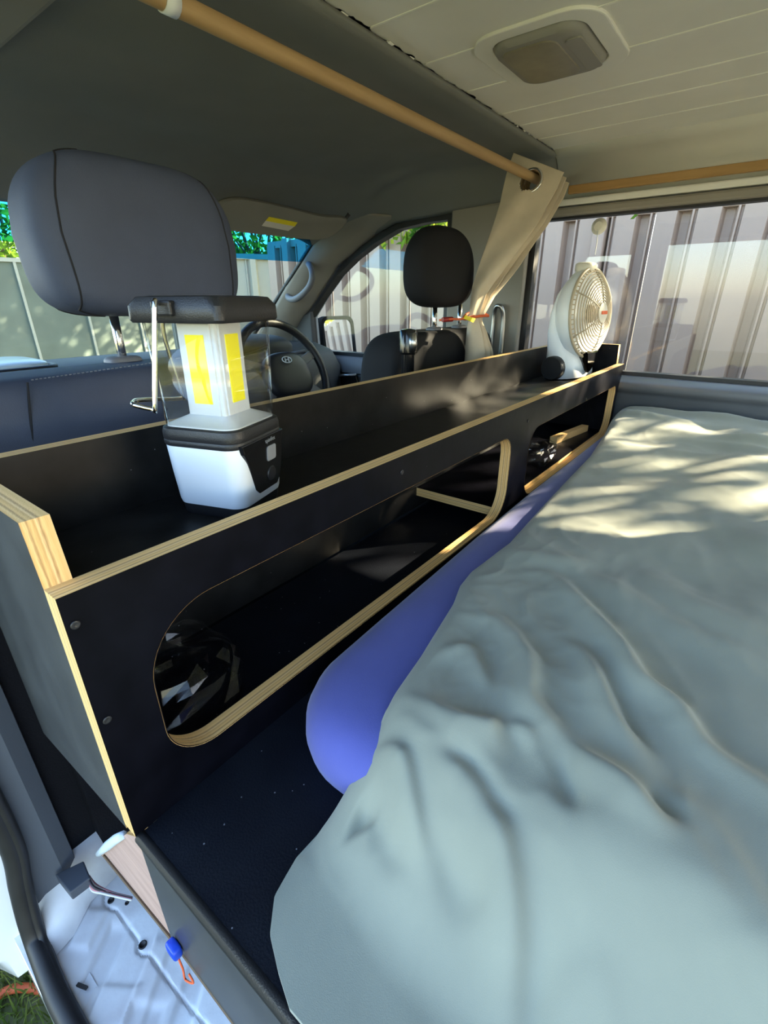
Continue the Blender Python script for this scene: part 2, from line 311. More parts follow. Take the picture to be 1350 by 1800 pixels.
for k in range(26):                      # lifted flakes of paint along the edge
    x = RNG.uniform(.35, 1.40); y = .272 + RNG.uniform(-.004, .006); s_ = RNG.uniform(.003, .011)
    V = [(x, y, .7985), (x + s_ * 1.6, y + RNG.uniform(-.002, .004), .7975), (x + s_, y + s_ * .6, .795 + RNG.uniform(-.002, .002)), (x - s_ * .4, y + s_ * .4, .7965)]
    MB().add(V, [(0, 1, 2, 3)]).build('paint_flake', M['white_paint'], ceilo, solid=.0006)

# ---- grey headliner over the seats
def hl(u, v):
    x = -.06 + 1.645 * u; y = .272 + (1.21 - .272) * v
    z = lerp([(.27, .797), (.30, .794), (.6, .788), (.85, .762), (1.02, .722), (1.12, .685), (1.21, .645)], y)
    x0 = lerp([(.27, 1.53), (.42, 1.46), (.7, 1.36)], y)
    if x > x0:
        t = (x - x0) / (1.585 - x0); e = lerp([(.27, .715), (.6, .70), (.88, .688), (1.04, .64), (1.21, .56)], y); z = z + (min(z, e) - z) * t * t * (1.6 - .6 * t)
    if x < .33: t = (.33 - x) / .39; z -= .115 * t * t
    dx, dy = x - 1.36, y - .78; a = dx * .35 + dy * .94; b = dx * .94 - dy * .35 - 1.4 * a * a
    z -= .010 * math.exp(-(b / .03) ** 2 - (a / .14) ** 4)
    return (x, y, z)
h = MB(); h.grid(hl, 90, 60); struct(h.build('headliner', M['headliner'], smooth=True, solid=.008), 'dark grey moulded headliner over the front seats')

t_ = MB(); t_.prism([[(-.05, .31), (.316, .31), (.318, .70), (.30, .98), (-.05, 1.05)]], 'Z', .760, .80, 0, 0); struct(t_.build('trim_13', M['trim_pillar'], bevel=.012, seg=3), 'pale padded lining at the kerb side of the headliner')
# ---- right wall with its window openings
YW0, YW1 = -1.9, 1.42
dwin = [(.655, .20), (.655, .684), (.76, .686), (.88, .674), (1.0, .632), (1.10, .585), (1.20, .524), (1.30, .438), (1.385, .352), (1.375, .20)]
wl = [(YW0, -.45), (1.60, -.45), (1.60, .20), (1.40, .365), (1.22, .535), (1.08, .63), (.90, .70), (.70, .715), (YW0, .715)]
win1 = rrect(-1.05, .352, .203, .657, .012, 3)
w_ = MB(); w_.prism([wl, win1, dwin], 'X', 1.60, 1.655, 0, 0)
struct(w_.build('wall_right', M['wall_steel']), 'right side wall of the van with window openings')
cv = [(1.49, .803), (1.525, .786), (1.562, .752), (1.586, .716), (1.602, .692)]
c_ = MB(); c_.loft([[(x, y, z) for x, z in cv] for y in (.275, -1.9)], closed=False)
struct(c_.build('trim_1', M['white_paint'], smooth=True, solid=.004), 'cream painted cove between roof and right wall')
t_ = MB(); t_.box(1.577, 1.602, -1.9, .30, .676, .6935); struct(t_.build('trim_2', M['white_paint'], bevel=.004), 'cream steel flange above the right window')
t_ = MB(); t_.box(1.575, 1.601, -1.9, .37, .650, .6725); struct(t_.build('trim_3', M['trim_pillar'], bevel=.006), 'warm grey plastic strip along the top of the right window')
# ledge and wall lining below the window
pr = [(1.60, .203), (1.580, .201), (1.552, .189), (1.546, .181), (1.549, .172), (1.572, .162), (1.578, .15), (1.583, -.40)]
t_ = MB(); t_.loft([[(x, y, z) for x, z in pr] for y in (.36, -1.9)], closed=False); struct(t_.build('trim_4', M['wall_steel'], smooth='auto', solid=.003), 'blue grey lining and ledge below the right window')
t_ = MB(); t_.prism([[(.356, .20), (.356, .712), (.64, .712), (.645, .20)]], 'X', 1.572, 1.601, 0, 0); struct(t_.build('trim_5', M['trim_pillar'], bevel=.012, seg=3), 'warm grey pillar lining behind the driver seat')
win = MB(); win.prism([rrect(-1.045, .347, .208, .652, .010, 3)], 'X', 1.616, 1.620, 0, 0); wo = struct(win.build('window_1', M['win']), 'large fixed side window beside the bed')
s_ = MB(); s_.prism([rrect(-1.06, .358, .197, .663, .014, 4), rrect(-1.036, .338, .216, .644, .012, 4)], 'X', 1.596, 1.632, 0, 0); s_.build('window_seal', M['rubber'], wo, bevel=.003)
win = MB(); win.prism([[(y * .999 + .0005, z) for y, z in dwin]], 'X', 1.622, 1.626, 0, 0); wo = struct(win.build('window_2', M['win_clear']), 'driver door window')
def off(L, d):
    c = (sum(p[0] for p in L) / len(L), sum(p[1] for p in L) / len(L)); R = []; n = len(L)
    for i in range(n):
        a, b, e = Vector(L[i - 1]), Vector(L[i]), Vector(L[(i + 1) % n]); n1 = Vector(((b - a).y, -(b - a).x)).normalized(); n2 = Vector(((e - b).y, -(e - b).x)).normalized()
        q = (n1 + n2).normalized()
        R.append(tuple(b + q * d))
    return R
s_ = MB(); o1 = off(dwin, .012); o2 = off(dwin, -.012)
if abs(o1[0][0] - 1.0) < abs(o2[0][0] - 1.0): o1, o2 = o2, o1
s_.prism([o1, o2], 'X', 1.59, 1.632, 0, 0); s_.build('window_seal', M['rubber'], wo)

# ---- rear wall and kerb side wall (behind the camera, they close the van)
r_ = MB(); r_.prism([[(-.1, -.45), (1.655, -.45), (1.655, .82), (-.1, .82)], rrect(.15, 1.4, .12, .68, .05)], 'Y', -1.94, -1.9, 0, 0); struct(r_.build('wall_back', M['wall_steel']), 'tailgate with its window')
l_ = MB(); l_.box(-.10, -.06, -1.9, -1.05, -.45, .80); l_.box(-.10, -.06, -1.05, .30, .72, .80); l_.box(-.10, -.06, .42, 1.6, -.45, .19); l_.box(-.10, -.06, .42, 1.2, .66, .80)
struct(l_.build('wall_left', M['trim_grey']), 'kerb side wall around the open sliding door')

# ---- windscreen with blue sun band
def ws(u, v, o=0):
    x = .08 + 1.385 * u; k = 1 - ((x - .77) / .70) ** 2
    y = lerp([(0, 1.155), (1, 1.70)], v) + .13 * k * (.35 + .65 * v); z = lerp([(0, .655), (.5, .425), (1, .205)], v)
    return (x, y + o, z)
g_ = MB(); g_.grid(lambda u, v: ws(u, .20 + .80 * v), 30, 16); wo = struct(g_.build('window_3', M['screen'], smooth=True), 'windscreen')
g_ = MB(); g_.grid(lambda u, v: ws(u, .20 * v), 30, 6); g_.build('sun_band', M['bluetint'], wo, smooth=True)['label'] = 'deep blue tinted sun band'
g_ = MB(); g_.tube([ws(u / 12, 1, .01) for u in range(13)], .012, 8); g_.tube([ws(1, v / 12, .01) for v in range(13)], .010, 8); g_.build('windscreen_seal', M['rubber'], wo, smooth=True)

# ---- windscreen pillar lining with grab handle
Wc = [(1.02, .722), (1.10, .690), (1.202, .621), (1.329, .514), (1.498, .357), (1.63, .24), (1.70, .15)]
Dc = [(.83, .706), (.95, .668), (1.05, .622), (1.175, .558), (1.375, .374), (1.46, .28), (1.50, .15)]
def pil(u, v):
    i = min(5.999, v * 6); k = int(i); f = i - k; a = [Wc[k][j] * (1 - f) + Wc[k + 1][j] * f for j in (0, 1)]; b = [Dc[k][j] * (1 - f) + Dc[k + 1][j] * f for j in (0, 1)]
    x = 1.462 + (1.588 - 1.462) * u; bl = .028 * math.sin(PI * u)
    return (x - bl * .75, a[0] * (1 - u) + b[0] * u - bl * .6, a[1] * (1 - u) + b[1] * u - bl * .3)
g_ = MB(); g_.grid(pil, 10, 40); po = struct(g_.build('trim_6', M['trim_pillar'], smooth=True, solid=.004), 'windscreen pillar lining beside the driver door')
hp = [at(539, 462, 0, 1.50), at(545, 468, 0, 1.455), at(549, 484, 0, 1.435), at(545, 501, 0, 1.43), at(532, 517, 0, 1.43), at(518, 526, 0, 1.435), at(507, 524, 0, 1.455), at(507, 514, 0, 1.50)]
MB().tube(spline(hp, 6), .0125, 10).build('grab_handle', M['trim_grey'], po, smooth=True)
q_ = MB(); q_.prism([[(1.395, .355), (1.345, .375), (1.335, .16), (1.50, .16), (1.47, .29)]], 'X', 1.568, 1.592, 0, 0); struct(q_.build('trim_7', M['trim_dark'], bevel=.006), 'black corner sail at the front of the driver window')

# ---- driver door lining
d_ = MB(); d_.box(1.555, 1.60, .66, 1.52, -.45, .128); do = struct(d_.build('door_1', M['trim_dark'], bevel=.015), 'driver door lining')
pr = [(1.605, .195), (1.585, .193), (1.562, .178), (1.550, .150), (1.552, .128), (1.60, .120)]
d_ = MB(); d_.loft([[(x, y, z) for x, z in pr] for y in (.66, 1.0, 1.36, 1.52)], closed=True); d_.build('window_ledge', M['trim_grey'], do, smooth='auto')
a_, b_, c2_, e_ = at(580, 658, 0, 1.55), at(627, 658, 0, 1.55), at(632, 678, 0, 1.55), at(600, 680, 0, 1.55)
d_ = MB(); d_.prism([[(p.y, p.z) for p in (a_, b_, c2_, e_)]], 'X', 1.540, 1.556, 0, 0); ho = d_.build('handle_recess', M['gloss_black'], do, bevel=.006)
MB().tube([at(582, 660, 0, 1.537), at(604, 660, 0, 1.53), at(626, 659, 0, 1.537)], .006, 8).build('door_pull', M['steel'], ho, smooth=True)
s0 = MB(); s0.loft([[(1.556, 1.36, .13), (1.556, 1.20, .06), (1.556, 1.20, .02), (1.556, 1.40, .10)], [(1.50, 1.36, .125), (1.50, 1.20, .055), (1.50, 1.20, .02), (1.50, 1.40, .10)]]); sp = s0.build('switch_panel', M['trim_dark'], do)
for k in range(4): c0 = Vector((1.525, 1.345 - .035 * k, .122 - .0155 * k)); MB().box(c0.x - .012, c0.x + .012, c0.y - .011, c0.y + .011, c0.z, c0.z + .012).build('window_switch', M['gloss_black'], sp, bevel=.004)

c_ = MB(); c_.box(.022, 1.55, .262, .30, FZ, -.06); c_.box(-.0, 1.56, .30, 1.7, FZ - .001, FZ + .012); c_.box(-.014, .022, .285, .30, FZ, .10); struct(c_.build('trim_12', M['carpet']), 'black carpeted cab floor and seat box')
# ---- floor pan, sill, door pillar, rubber door seal at the open kerb side door
FZ = -.35
seam_px = [(183, 1572), (183, 1588), (192, 1597), (205, 1600), (242, 1652), (241, 1670), (249, 1678), (262, 1678), (300, 1730), (360, 1800), (420, 1870)]
seam_pts = [at(x, y, 2, FZ) for x, y in seam_px]
pads = [((-.035, .205), .022, .014, .004), ((-.045, .150), .045, .013, -.005), ((-.02, .085), .05, .012, .004), ((-.05, .05), .03, .02, -.004), ((-.055, .105), .018, .03, .003), ((.0, .03), .04, .012, -.004)]
def segd(p, a, b):
    ab = b - a; t = max(0, min(1, (p - a).dot(ab) / max(ab.dot(ab), 1e-9))); return (p - a - ab * t).length
sp2 = [Vector((q.x, q.y)) for q in seam_pts]
def flo(u, v):
    x = -.10 + .20 * u; y = -.14 + .46 * v; p = Vector((x, y)); z = FZ
    for (cx, cy), a, b, hh in pads:
        c, s = math.cos(.6), math.sin(.6); dx, dy = x - cx, y - cy; e = max(abs(dx * c + dy * s) / a, abs(-dx * s + dy * c) / b); z += hh / (1 + math.exp((e - 1) * 14))
    d = min(segd(p, sp2[i], sp2[i + 1]) for i in range(len(sp2) - 1)); z -= .004 * math.exp(-(d / .0016) ** 2)
    # right of the seam the sheet overlaps a touch higher
    return (x, y, z)
f_ = MB(); f_.grid(flo, 110, 190); f_.box(.1, 1.6, -1.9, .42, FZ - .02, FZ); f_.box(-.1, .1, -1.9, -.14, FZ - .02, FZ); f_.box(-.1, 1.6, .32, 1.7, FZ - .02, FZ)
fo = struct(f_.build('floor', M['floor_paint'], smooth='auto'), 'scuffed white painted steel floor of the van')
for x, y, r in ((195, 1583, .0030), (141, 1632, .0022), (251, 1661, .0036), (148, 1660, .0016), (223, 1588, .0018)):
    c = at(x, y, 2, FZ); MB().lathe([(r * 1.5, .0002), (r * 1.3, .0016), (r, .0014), (r * .95, .0005)], (c.x, c.y, FZ), n=16).build('bolt_hole', M['rubber'], fo, smooth=True)
c = at(145, 1735, 2, FZ); MB().prism([[(c.x + .001, c.y - .007), (c.x + .0045, c.y - .006), (c.x - .001, c.y + .007), (c.x - .0045, c.y + .006)]], 'Z', FZ, FZ + .0035, 0, 0).build('slot', M['rubber'], fo)
sill = MB(); sill.loft([[(x, y, z) for x, z in ((-.055, FZ - .003), (-.093, FZ - .003), (-.101, FZ - .010), (-.103, FZ - .04), (-.085, FZ - .10), (-.05, FZ - .10))] for y in (-1.9, .34)]); struct(sill.build('trim_8', M['body_paint'], smooth='auto'), 'white painted door sill')
pil_ = MB(); pil_.loft([[(x, y, z) for x, y in ((-.075, .268), (-.03, .262), (-.012, .275), (-.008, .30), (-.012, .42), (-.085, .42), (-.09, .30))] for z in (-.318, .0, .80)]); pp = struct(pil_.build('trim_9', M['pillar_b'], smooth='auto'), 'blue grey plastic door pillar lining')
pil_ = MB(); pil_.loft([[(x, y, z) for x, y in ((-.165 + (.03 if z < -.4 else 0), .40), (-.150 + (.02 if z < -.4 else 0), .315), (-.115, .275), (-.075, .268), (-.07, .43), (-.16 + (.03 if z < -.4 else 0), .43))] for z in (-.425, -.38, .80)]); struct(pil_.build('trim_10', M['body_paint'], smooth='auto'), 'white painted outer door pillar')
kick = MB(); kick.loft([[(-.09, .245, FZ), (-.055, .262, -.315), (-.02, .268, -.305), (.06, .275, -.30)], [(-.09, .265, FZ), (-.055, .30, -.30), (-.02, .33, -.28), (.06, .33, -.28)]], closed=False); kick.loft([[(-.085, .205, FZ + .001), (-.05, .212, FZ + .001), (-.02, .235, FZ + .001), (.06, .245, FZ + .001)], [(-.09, .245, FZ + .004), (-.055, .262, -.315), (-.02, .268, -.305), (.06, .275, -.30)]], closed=False)
struct(kick.build('trim_11', M['floor_paint'], smooth=True, solid=.002), 'white steel kick panel at the foot of the door pillar')
sp = [(-.064, .258, .75), (-.063, .258, .2), (-.062, .258, -.05), at(20, 1485, 1, .258), at(36, 1555, 1, .257), at(48, 1605, 1, .252), at(62, 1650, 1, .240), at(77, 1690, 2, -.342), Vector((-.0885, .16, -.343)), Vector((-.0885, .10, -.343)), Vector((-.0885, -.2, -.343)), Vector((-.0885, -1.0, -.343))]
seal = MB(); seal.tube(spline(sp, 10), .0125, 12); so_ = tag(seal.build('door_seal', M['rubber'], smooth=True), 'black rubber weatherstrip curving round the open door sill', 'door seal')
lip = MB(); lip.tube([Vector(q) + Vector((.006, -.009, .004)) for q in spline(sp, 10)], .0055, 8); lip.build('seal_lip', M['rubber'], so_, smooth=True)

# ================================================================ OUTSIDE
def sheet_fence(name, A, B, ztop, pitch, depth, m, label, n_sheet=4, flip=1, posts=True, prof=None):
    A, B = Vector(A), Vector(B); L = (B - A).length; d = (B - A).normalized(); nrm = Vector((-d.y, d.x)) * flip
    t = thing(name, (A.x, A.y, GZ), label, 'fence'); s = 0; sw = pitch * n_sheet
    prof = prof or [(0, 0), (.50, 0), (.58, 1), (.78, 1), (.86, 0), (.90, 0), (.92, .35), (.96, .35), (.98, 0)]
    while s < L:
        m_ = MB(); e = min(L, s + sw); P = []
        q = s
        while q < e - 1e-6:
            for a, b in prof:
                if q + a * pitch <= e: P.append((q + a * pitch, b * depth))
            q += pitch
        P.append((e - .001, 0))
        rings = [[(A.x + d.x * a + nrm.x * b, A.y + d.y * a + nrm.y * b, z) for a, b in P] for z in (GZ + .05, ztop - .03)]
        m_.loft(rings, closed=False); m_.build('steel_sheet', m, t, solid=.001); s = e
    for z0, z1 in ((ztop - .05, ztop), (GZ + .03, GZ + .08)):
        r = MB(); w2 = .022
        r.loft([[(p.x + nrm.x * k, p.y + nrm.y * k, z) for k, z in ((-w2 + depth * .5, z0), (w2 + depth * .5, z0), (w2 + depth * .5, z1), (-w2 + depth * .5, z1))] for p in (A, B)]); r.build('rail', m, t, bevel=.004)
    if posts:
        s = posts if isinstance(posts, float) else 0.0
        while s < L:
            p = A + d * s; r = MB()
            r.loft([[(p.x + d.x * a + nrm.x * b, p.y + d.y * a + nrm.y * b, z) for a, b in ((-.03, -.03), (.03, -.03), (.03, .05), (-.03, .05))] for z in (GZ, ztop + .01)]); r.build('post', m, t, bevel=.005); s += 2.36
    return t
sheet_fence('steel_fence', (2.85, 3.1), (2.85, -3.4), .85, .178, .055, M['fence'], 'taupe ribbed steel fence seen through the right side windows', posts=.24, flip=1)
a_, b_ = at(560, 450, 2, .85), at(330, 444, 2, .85); b_ = a_ + (b_ - a_) * 1.2
sheet_fence('steel_fence', (a_.x, a_.y), (b_.x, b_.y), .85, .26, .05, M['fence_g'], 'pale grey green ribbed fence seen through the windscreen', n_sheet=4, flip=1, posts=False)
# board fence further left, wide boards with cover battens
y5 = 5.6; t = thing('board_fence', (1.2, y5, GZ), 'dark olive board fence behind the left part of the windscreen', 'fence')
top = at(10, 460, 1, y5).z; x_ = at(-120, 470, 1, y5).x; bw = at(66, 612, 1, y5).x - at(165, 590, 1, y5).x; bw = abs(bw) * .98; x_ = at(46, 540, 1, y5).x - 3 * bw
for k in range(8):
    MB().box(x_ + .006, x_ + bw - .006, y5, y5 + .02, GZ, top).build('board', M['fence_o'], t); MB().box(x_ - .012, x_ + .012, y5 - .018, y5, GZ, top + .01).build('cover_batten', M['fence_g'], t); x_ += bw
MB().box(x_ - 8 * bw, x_, y5 - .02, y5 + .03, top, top + .035).build('rail', M['fence_g'], t)

def leaves(m_, C, spread, n, size, r, flat=1.0):
    V = []; F = []
    for i in range(n):
        p = np.array(C) + r.normal(0, 1, 3) * np.array(spread); a = r.normal(0, 1, 3); a /= np.linalg.norm(a); b = np.cross(a, r.normal(0, 1, 3)); b /= np.linalg.norm(b); c = np.cross(a, b)
        s = size * r.uniform(.6, 1.3); k = len(V)
        V += [tuple(p), tuple(p + a * s * .45 + b * s * .28 + c * s * .05), tuple(p + a * s), tuple(p + a * s * .45 - b * s * .28 + c * s * .05)]; F += [(k, k + 1, k + 2, k + 3)]
    m_.add(V, F)
def tree(name, base, crown, rad, ncl, per, size, m, label, seed, squash=.75):
    r = np.random.RandomState(seed); t = thing(name, base, label, 'tree', 'garden trees beyond the fences'); tr = MB(); fo = MB(); C = np.array(crown); B = np.array(base)
    fork = B + (C - B) * .55; tr.tube([B, (B + fork) / 2 + r.normal(0, .05, 3), fork], [.10, .08, .06], 10)
    for i in range(ncl):
        q = r.normal(0, 1, 3); q /= np.linalg.norm(q); q = C + q * rad * r.uniform(.25, 1) ** .6 * np.array((1, 1, squash))
        if i % 3 == 0: tr.tube([fork, (fork + q) / 2 + r.normal(0, .08, 3), q], [.035, .02, .006], 6)
        leaves(fo, q, (.20, .20, .15), per, size, r)
    tr.build('trunk', M['bark'], t, smooth=True); f = fo.build('foliage', m, t); f['kind'] = 'stuff'
    return t
tree('tree', (4.9, -2.6, GZ), (4.9, -2.75, 2.25), 1.5, 104, 46, .10, M['leaf'], 'leafy tree rising behind the taupe fence, its shade dappling the bed', 3)
tree('tree', (4.4, .1, GZ), (4.35, -.50, 1.85), 1.15, 80, 80, .085, M['leaf_y'], 'yellow green tree hanging over the taupe fence by the driver window, crown thickened to shade the dash', 4)  # crown shifted and thickened to shade the dash and steering wheel
tree('tree', (4.2, -4.6, GZ), (4.2, -4.6, 1.35), .95, 60, 60, .09, M['leaf_y'], 'yellow green tree at the back of the garden seen in the door mirror', 17)
tree('tree', (5.3, 2.7, GZ), (5.2, 2.6, 2.15), 1.5, 120, 95, .11, M['leaf'], 'dense tree added beyond the taupe fence to shade the front garden', 12)  # added tree, placed to shade the board fence and the pale fence
tree('tree', (5.6, 6.4, GZ), (5.4, 6.3, 1.6), 1.5, 70, 70, .11, M['leaf'], 'green tree behind the pale fence in front of the windscreen', 6)
tree('tree', (2.6, 8.2, GZ), (2.6, 8.2, 1.5), 1.5, 60, 60, .12, M['leaf'], 'green tree behind the dark olive board fence', 8)
# leafy sprays that hang over the fence top in the driver window
r_ = np.random.RandomState(21)
for k, (px, py, n, mk) in enumerate(((672, 398, 26, 'leaf_y'), (692, 402, 22, 'leaf_y'), (745, 388, 60, 'leaf'), (775, 384, 40, 'leaf_y'), (728, 415, 36, 'leaf'))):
    c = at(px, py, 0, 2.76); m_ = MB(); leaves(m_, c, (.03, .06, .035), n, .075, r_); t = thing('hanging_branch', (c.x + .2, c.y, c.z + .15), ('yellow leaf spray leftmost over the fence top', 'small bright leaf spray second from the left over the fence', 'large green leaf spray above the driver headrest', 'sunlit leaf spray at the top corner of the driver window', 'lower green leaf spray just left of the driver headrest')[k], 'branch', 'leaf sprays over the fence')
    f = m_.build('leaves', M[mk], t); f['kind'] = 'stuff'; MB().tube([(c.x + .5, c.y + .1, c.z + .25), (c.x + .2, c.y + .04, c.z + .14), c], [.008, .005, .002], 6).build('twig', M['bark'], t)
c = at(1122, 376, 0, 2.70); m_ = MB(); leaves(m_, (c.x, c.y, c.z + .02), (.006, .008, .015), 5, .05, r_); t = thing('hanging_branch', (c.x, c.y, c.z + .3), 'single green leaf tip at the top of the bed window', 'branch'); m_.build('leaves', M['leaf'], t); MB().tube([(4.2, -.4, 1.75), (3.4, c.y - .1, 1.35), (c.x + .12, c.y, c.z + .33), (c.x, c.y, c.z + .03)], [.012, .007, .003, .0015], 6).build('twig', M['bark'], t)

# ---- door mirror
t = thing('door_mirror', (1.78, 1.42, .13), 'black framed driver door mirror reflecting leaves and fence', 'mirror')
mx = Matrix.Translation((1.80, 1.395, .243)) @ Matrix.Rotation(math.radians(-12), 4, 'Z') @ Matrix.Rotation(math.radians(-8), 4, 'X')
def xf(m_, mt): m_.v = [tuple(mt @ Vector(v)) for v in m_.v]; return m_
L0 = rrect(-.098, .098, -.105, .105, .036, 6)
h_ = MB(); h_.loft([[(a * s, y, b * s) for a, b in L0] for s, y in ((1.0, -.006), (1.03, .01), (1.0, .05), (.85, .085), (.5, .10))]); xf(h_, mx).build('housing', M['matt_black'], t, smooth='auto')
g_ = MB(); g_.prism([[(a * .84, b * .84) for a, b in L0]], 'Y', -.010, -.005, 0, 0); xf(g_, mx).build('mirror_glass', M['mirror'], t)
b_ = MB(); b_.prism([[(a * 1.0, b * 1.0) for a, b in L0], [(a * .85, b * .85) for a, b in L0]], 'Y', -.016, -.004, 0, 0); xf(b_, mx).build('mirror_frame', M['matt_black'], t, bevel=.002)
MB().tube([(1.74, 1.44, .16), (1.68, 1.45, .145), (1.60, 1.44, .15)], [.03, .035, .04], 10).build('mirror_arm', M['trim_dark'], t, smooth=True)

# ================================================================ CAB
# ---- dashboard
t = thing('dashboard', (.8, 1.4, -.35), 'dark moulded dashboard under the windscreen', 'dashboard')
pr = [(1.20, -.35), (1.14, .02), (1.15, .16), (1.20, .225), (1.30, .250), (1.50, .248), (1.74, .205), (1.80, .10), (1.80, -.35)]
d_ = MB(); d_.loft([[(x, y - .0 * k, z) for y, z in pr] for x, k in ((-.05, 0), (.4, 0), (.8, 0), (1.2, 0), (1.555, 0))]); d_.build('dash_body', M['dash'], t, bevel=.02, seg=3, smooth=True)
d_ = MB(); d_.squad((1.15, 1.29, .235), .20, .12, .065, .7, .7); d_.build('instrument_hood', M['dash'], t, smooth=True)
d_ = MB(); d_.squad((.30, 1.30, .258), .15, .11, .022, .5, .45); lo = d_.build('tray_lid', M['lid'], t, smooth=True); lo['label'] = 'pale reflective lid on the dash top'
MB().tube([(.30 + .163 * math.copysign(abs(math.cos(a)) ** .45, math.cos(a)), 1.30 + .122 * math.copysign(abs(math.sin(a)) ** .45, math.sin(a)), .258) for a in [2 * PI * k / 60 for k in range(60)]], .007, 8, closed=True).build('lid_rim', M['rubber'], lo, smooth=True)

# ---- steering wheel (emblem: slanted H in an oval)
sc = Vector((1.135, 1.06, .172)); t = thing('steering_wheel', sc, 'dark four spoke steering wheel with a slanted H emblem', 'steering wheel')
mx = Matrix.Translation(sc) @ Matrix.Rotation(math.radians(-62), 4, 'X')      # local: wheel in XY plane, +Z towards the driver
mx = Matrix.Translation(sc) @ Matrix.Rotation(math.radians(64), 4, 'X')
R_ = .190
m_ = MB(); m_.tube([(R_ * math.cos(a), R_ * math.sin(a), .012) for a in [2 * PI * k / 64 for k in range(64)]], .0155, 12, closed=True); xf(m_, mx).build('rim', M['black_plastic'], t, smooth=True)
m_ = MB(); m_.squad((0, -.012, .018), .105, .085, .028, .6, .75); hb = xf(m_, mx).build('hub_pad', M['black_plastic'], t, smooth=True)
for sx, sy in ((-1, .35), (1, .35), (-1, -.75), (1, -.75)):
    m_ = MB(); m_.loft([[(p[0] + u * .016 * -sy, p[1] + u * .016 * sx, z) for u, z in ((-1, -.004), (1, -.004), (1, .012), (-1, .012))] for p in ((.06 * sx, .05 * sy), (R_ * sx / math.hypot(sx, sy), R_ * sy / math.hypot(sx, sy)))]); xf(m_, mx).build('spoke', M['trim_grey'], t, bevel=.003)
def badge(m_, a, b, th): m_.tube([(a * math.cos(q), b * math.sin(q), 0) for q in [2 * PI * k / 40 for k in range(40)]], th, 8, closed=True)
m_ = MB(); badge(m_, .021, .0125, .0017)
for sx in (-1, 1): m_.tube([(sx * .0075 + y_ * .35 - .000, y_, 0) for y_ in (-.0095, -.004, .004, .0095)], [.0014, .0018, .0018, .0014], 6)
m_.tube([(-.0085, -.002, 0), (0, .0006, 0), (.0085, .002, 0)], .0016, 6)
bm_ = mx @ Matrix.Translation((-.004, .036, .0490)) @ Matrix.Rotation(math.radians(-14), 4, 'X'); xf(m_, bm_).build('emblem', M['white_plastic'], hb, smooth=True)
m_ = MB(); m_.tube([(0, 0, 0), (0, -.02, -.12), (0, -.05, -.25)], [.05, .055, .06], 16); xf(m_, mx).build('column', M['trim_dark'], t, smooth=True)
MB().tube([(1.19, 1.15, .225), (1.275, 1.12, .235), (1.30, 1.115, .236)], [.006, .007, .009], 8).build('indicator_stalk', M['trim_grey'], t, smooth=True)

# ---- sun visor with warning label
nv = Vector((-.30, -.80, -.50)).normalized(); VP = at(500, 384, 1, 1.0)
def onv(px, py, lift=0):
    d = Vector(ray(px, py)); c = Vector(CAM); k = (VP + nv * lift - c).dot(nv) / d.dot(nv); return c + d * k
V0 = [onv(*q) for q in ((376, 362), (395, 350), (430, 348), (500, 362), (565, 378), (604, 381), (608, 390), (592, 408), (560, 420), (470, 412), (390, 401), (374, 385))]
t = thing('sun_visor', V0[3], 'grey folded sun visor with a warning label above the driver', 'sun visor')
C0 = sum(V0, Vector()) / len(V0); V1 = spline(V0, 5, True)
m_ = MB(); m_.loft([[C0 + (p - C0) * s + nv * d for p in V1] for s, d in ((.96, -.010), (1.0, -.004), (1.0, .004), (.96, .010))]); vb = m_.build('visor_panel', M['headliner'], t, smooth='auto')
# label lies on the visor face
for q, mk, nm in (([(473, 381), (523, 391), (518, 398), (467, 388)], 'yellow', 'label_header'), ([(467, 388), (518, 398), (507, 406), (460, 397)], 'paper', 'label')):
    m_ = MB(); m_.add([onv(*p, .0112) for p in q], [(0, 1, 2, 3)]); m_.build(nm, M[mk], vb, solid=.0006)
MB().tube([onv(596, 388), onv(608, 384), onv(614, 376)], .006, 8).build('pivot', M['trim_dark'], t, smooth=True)

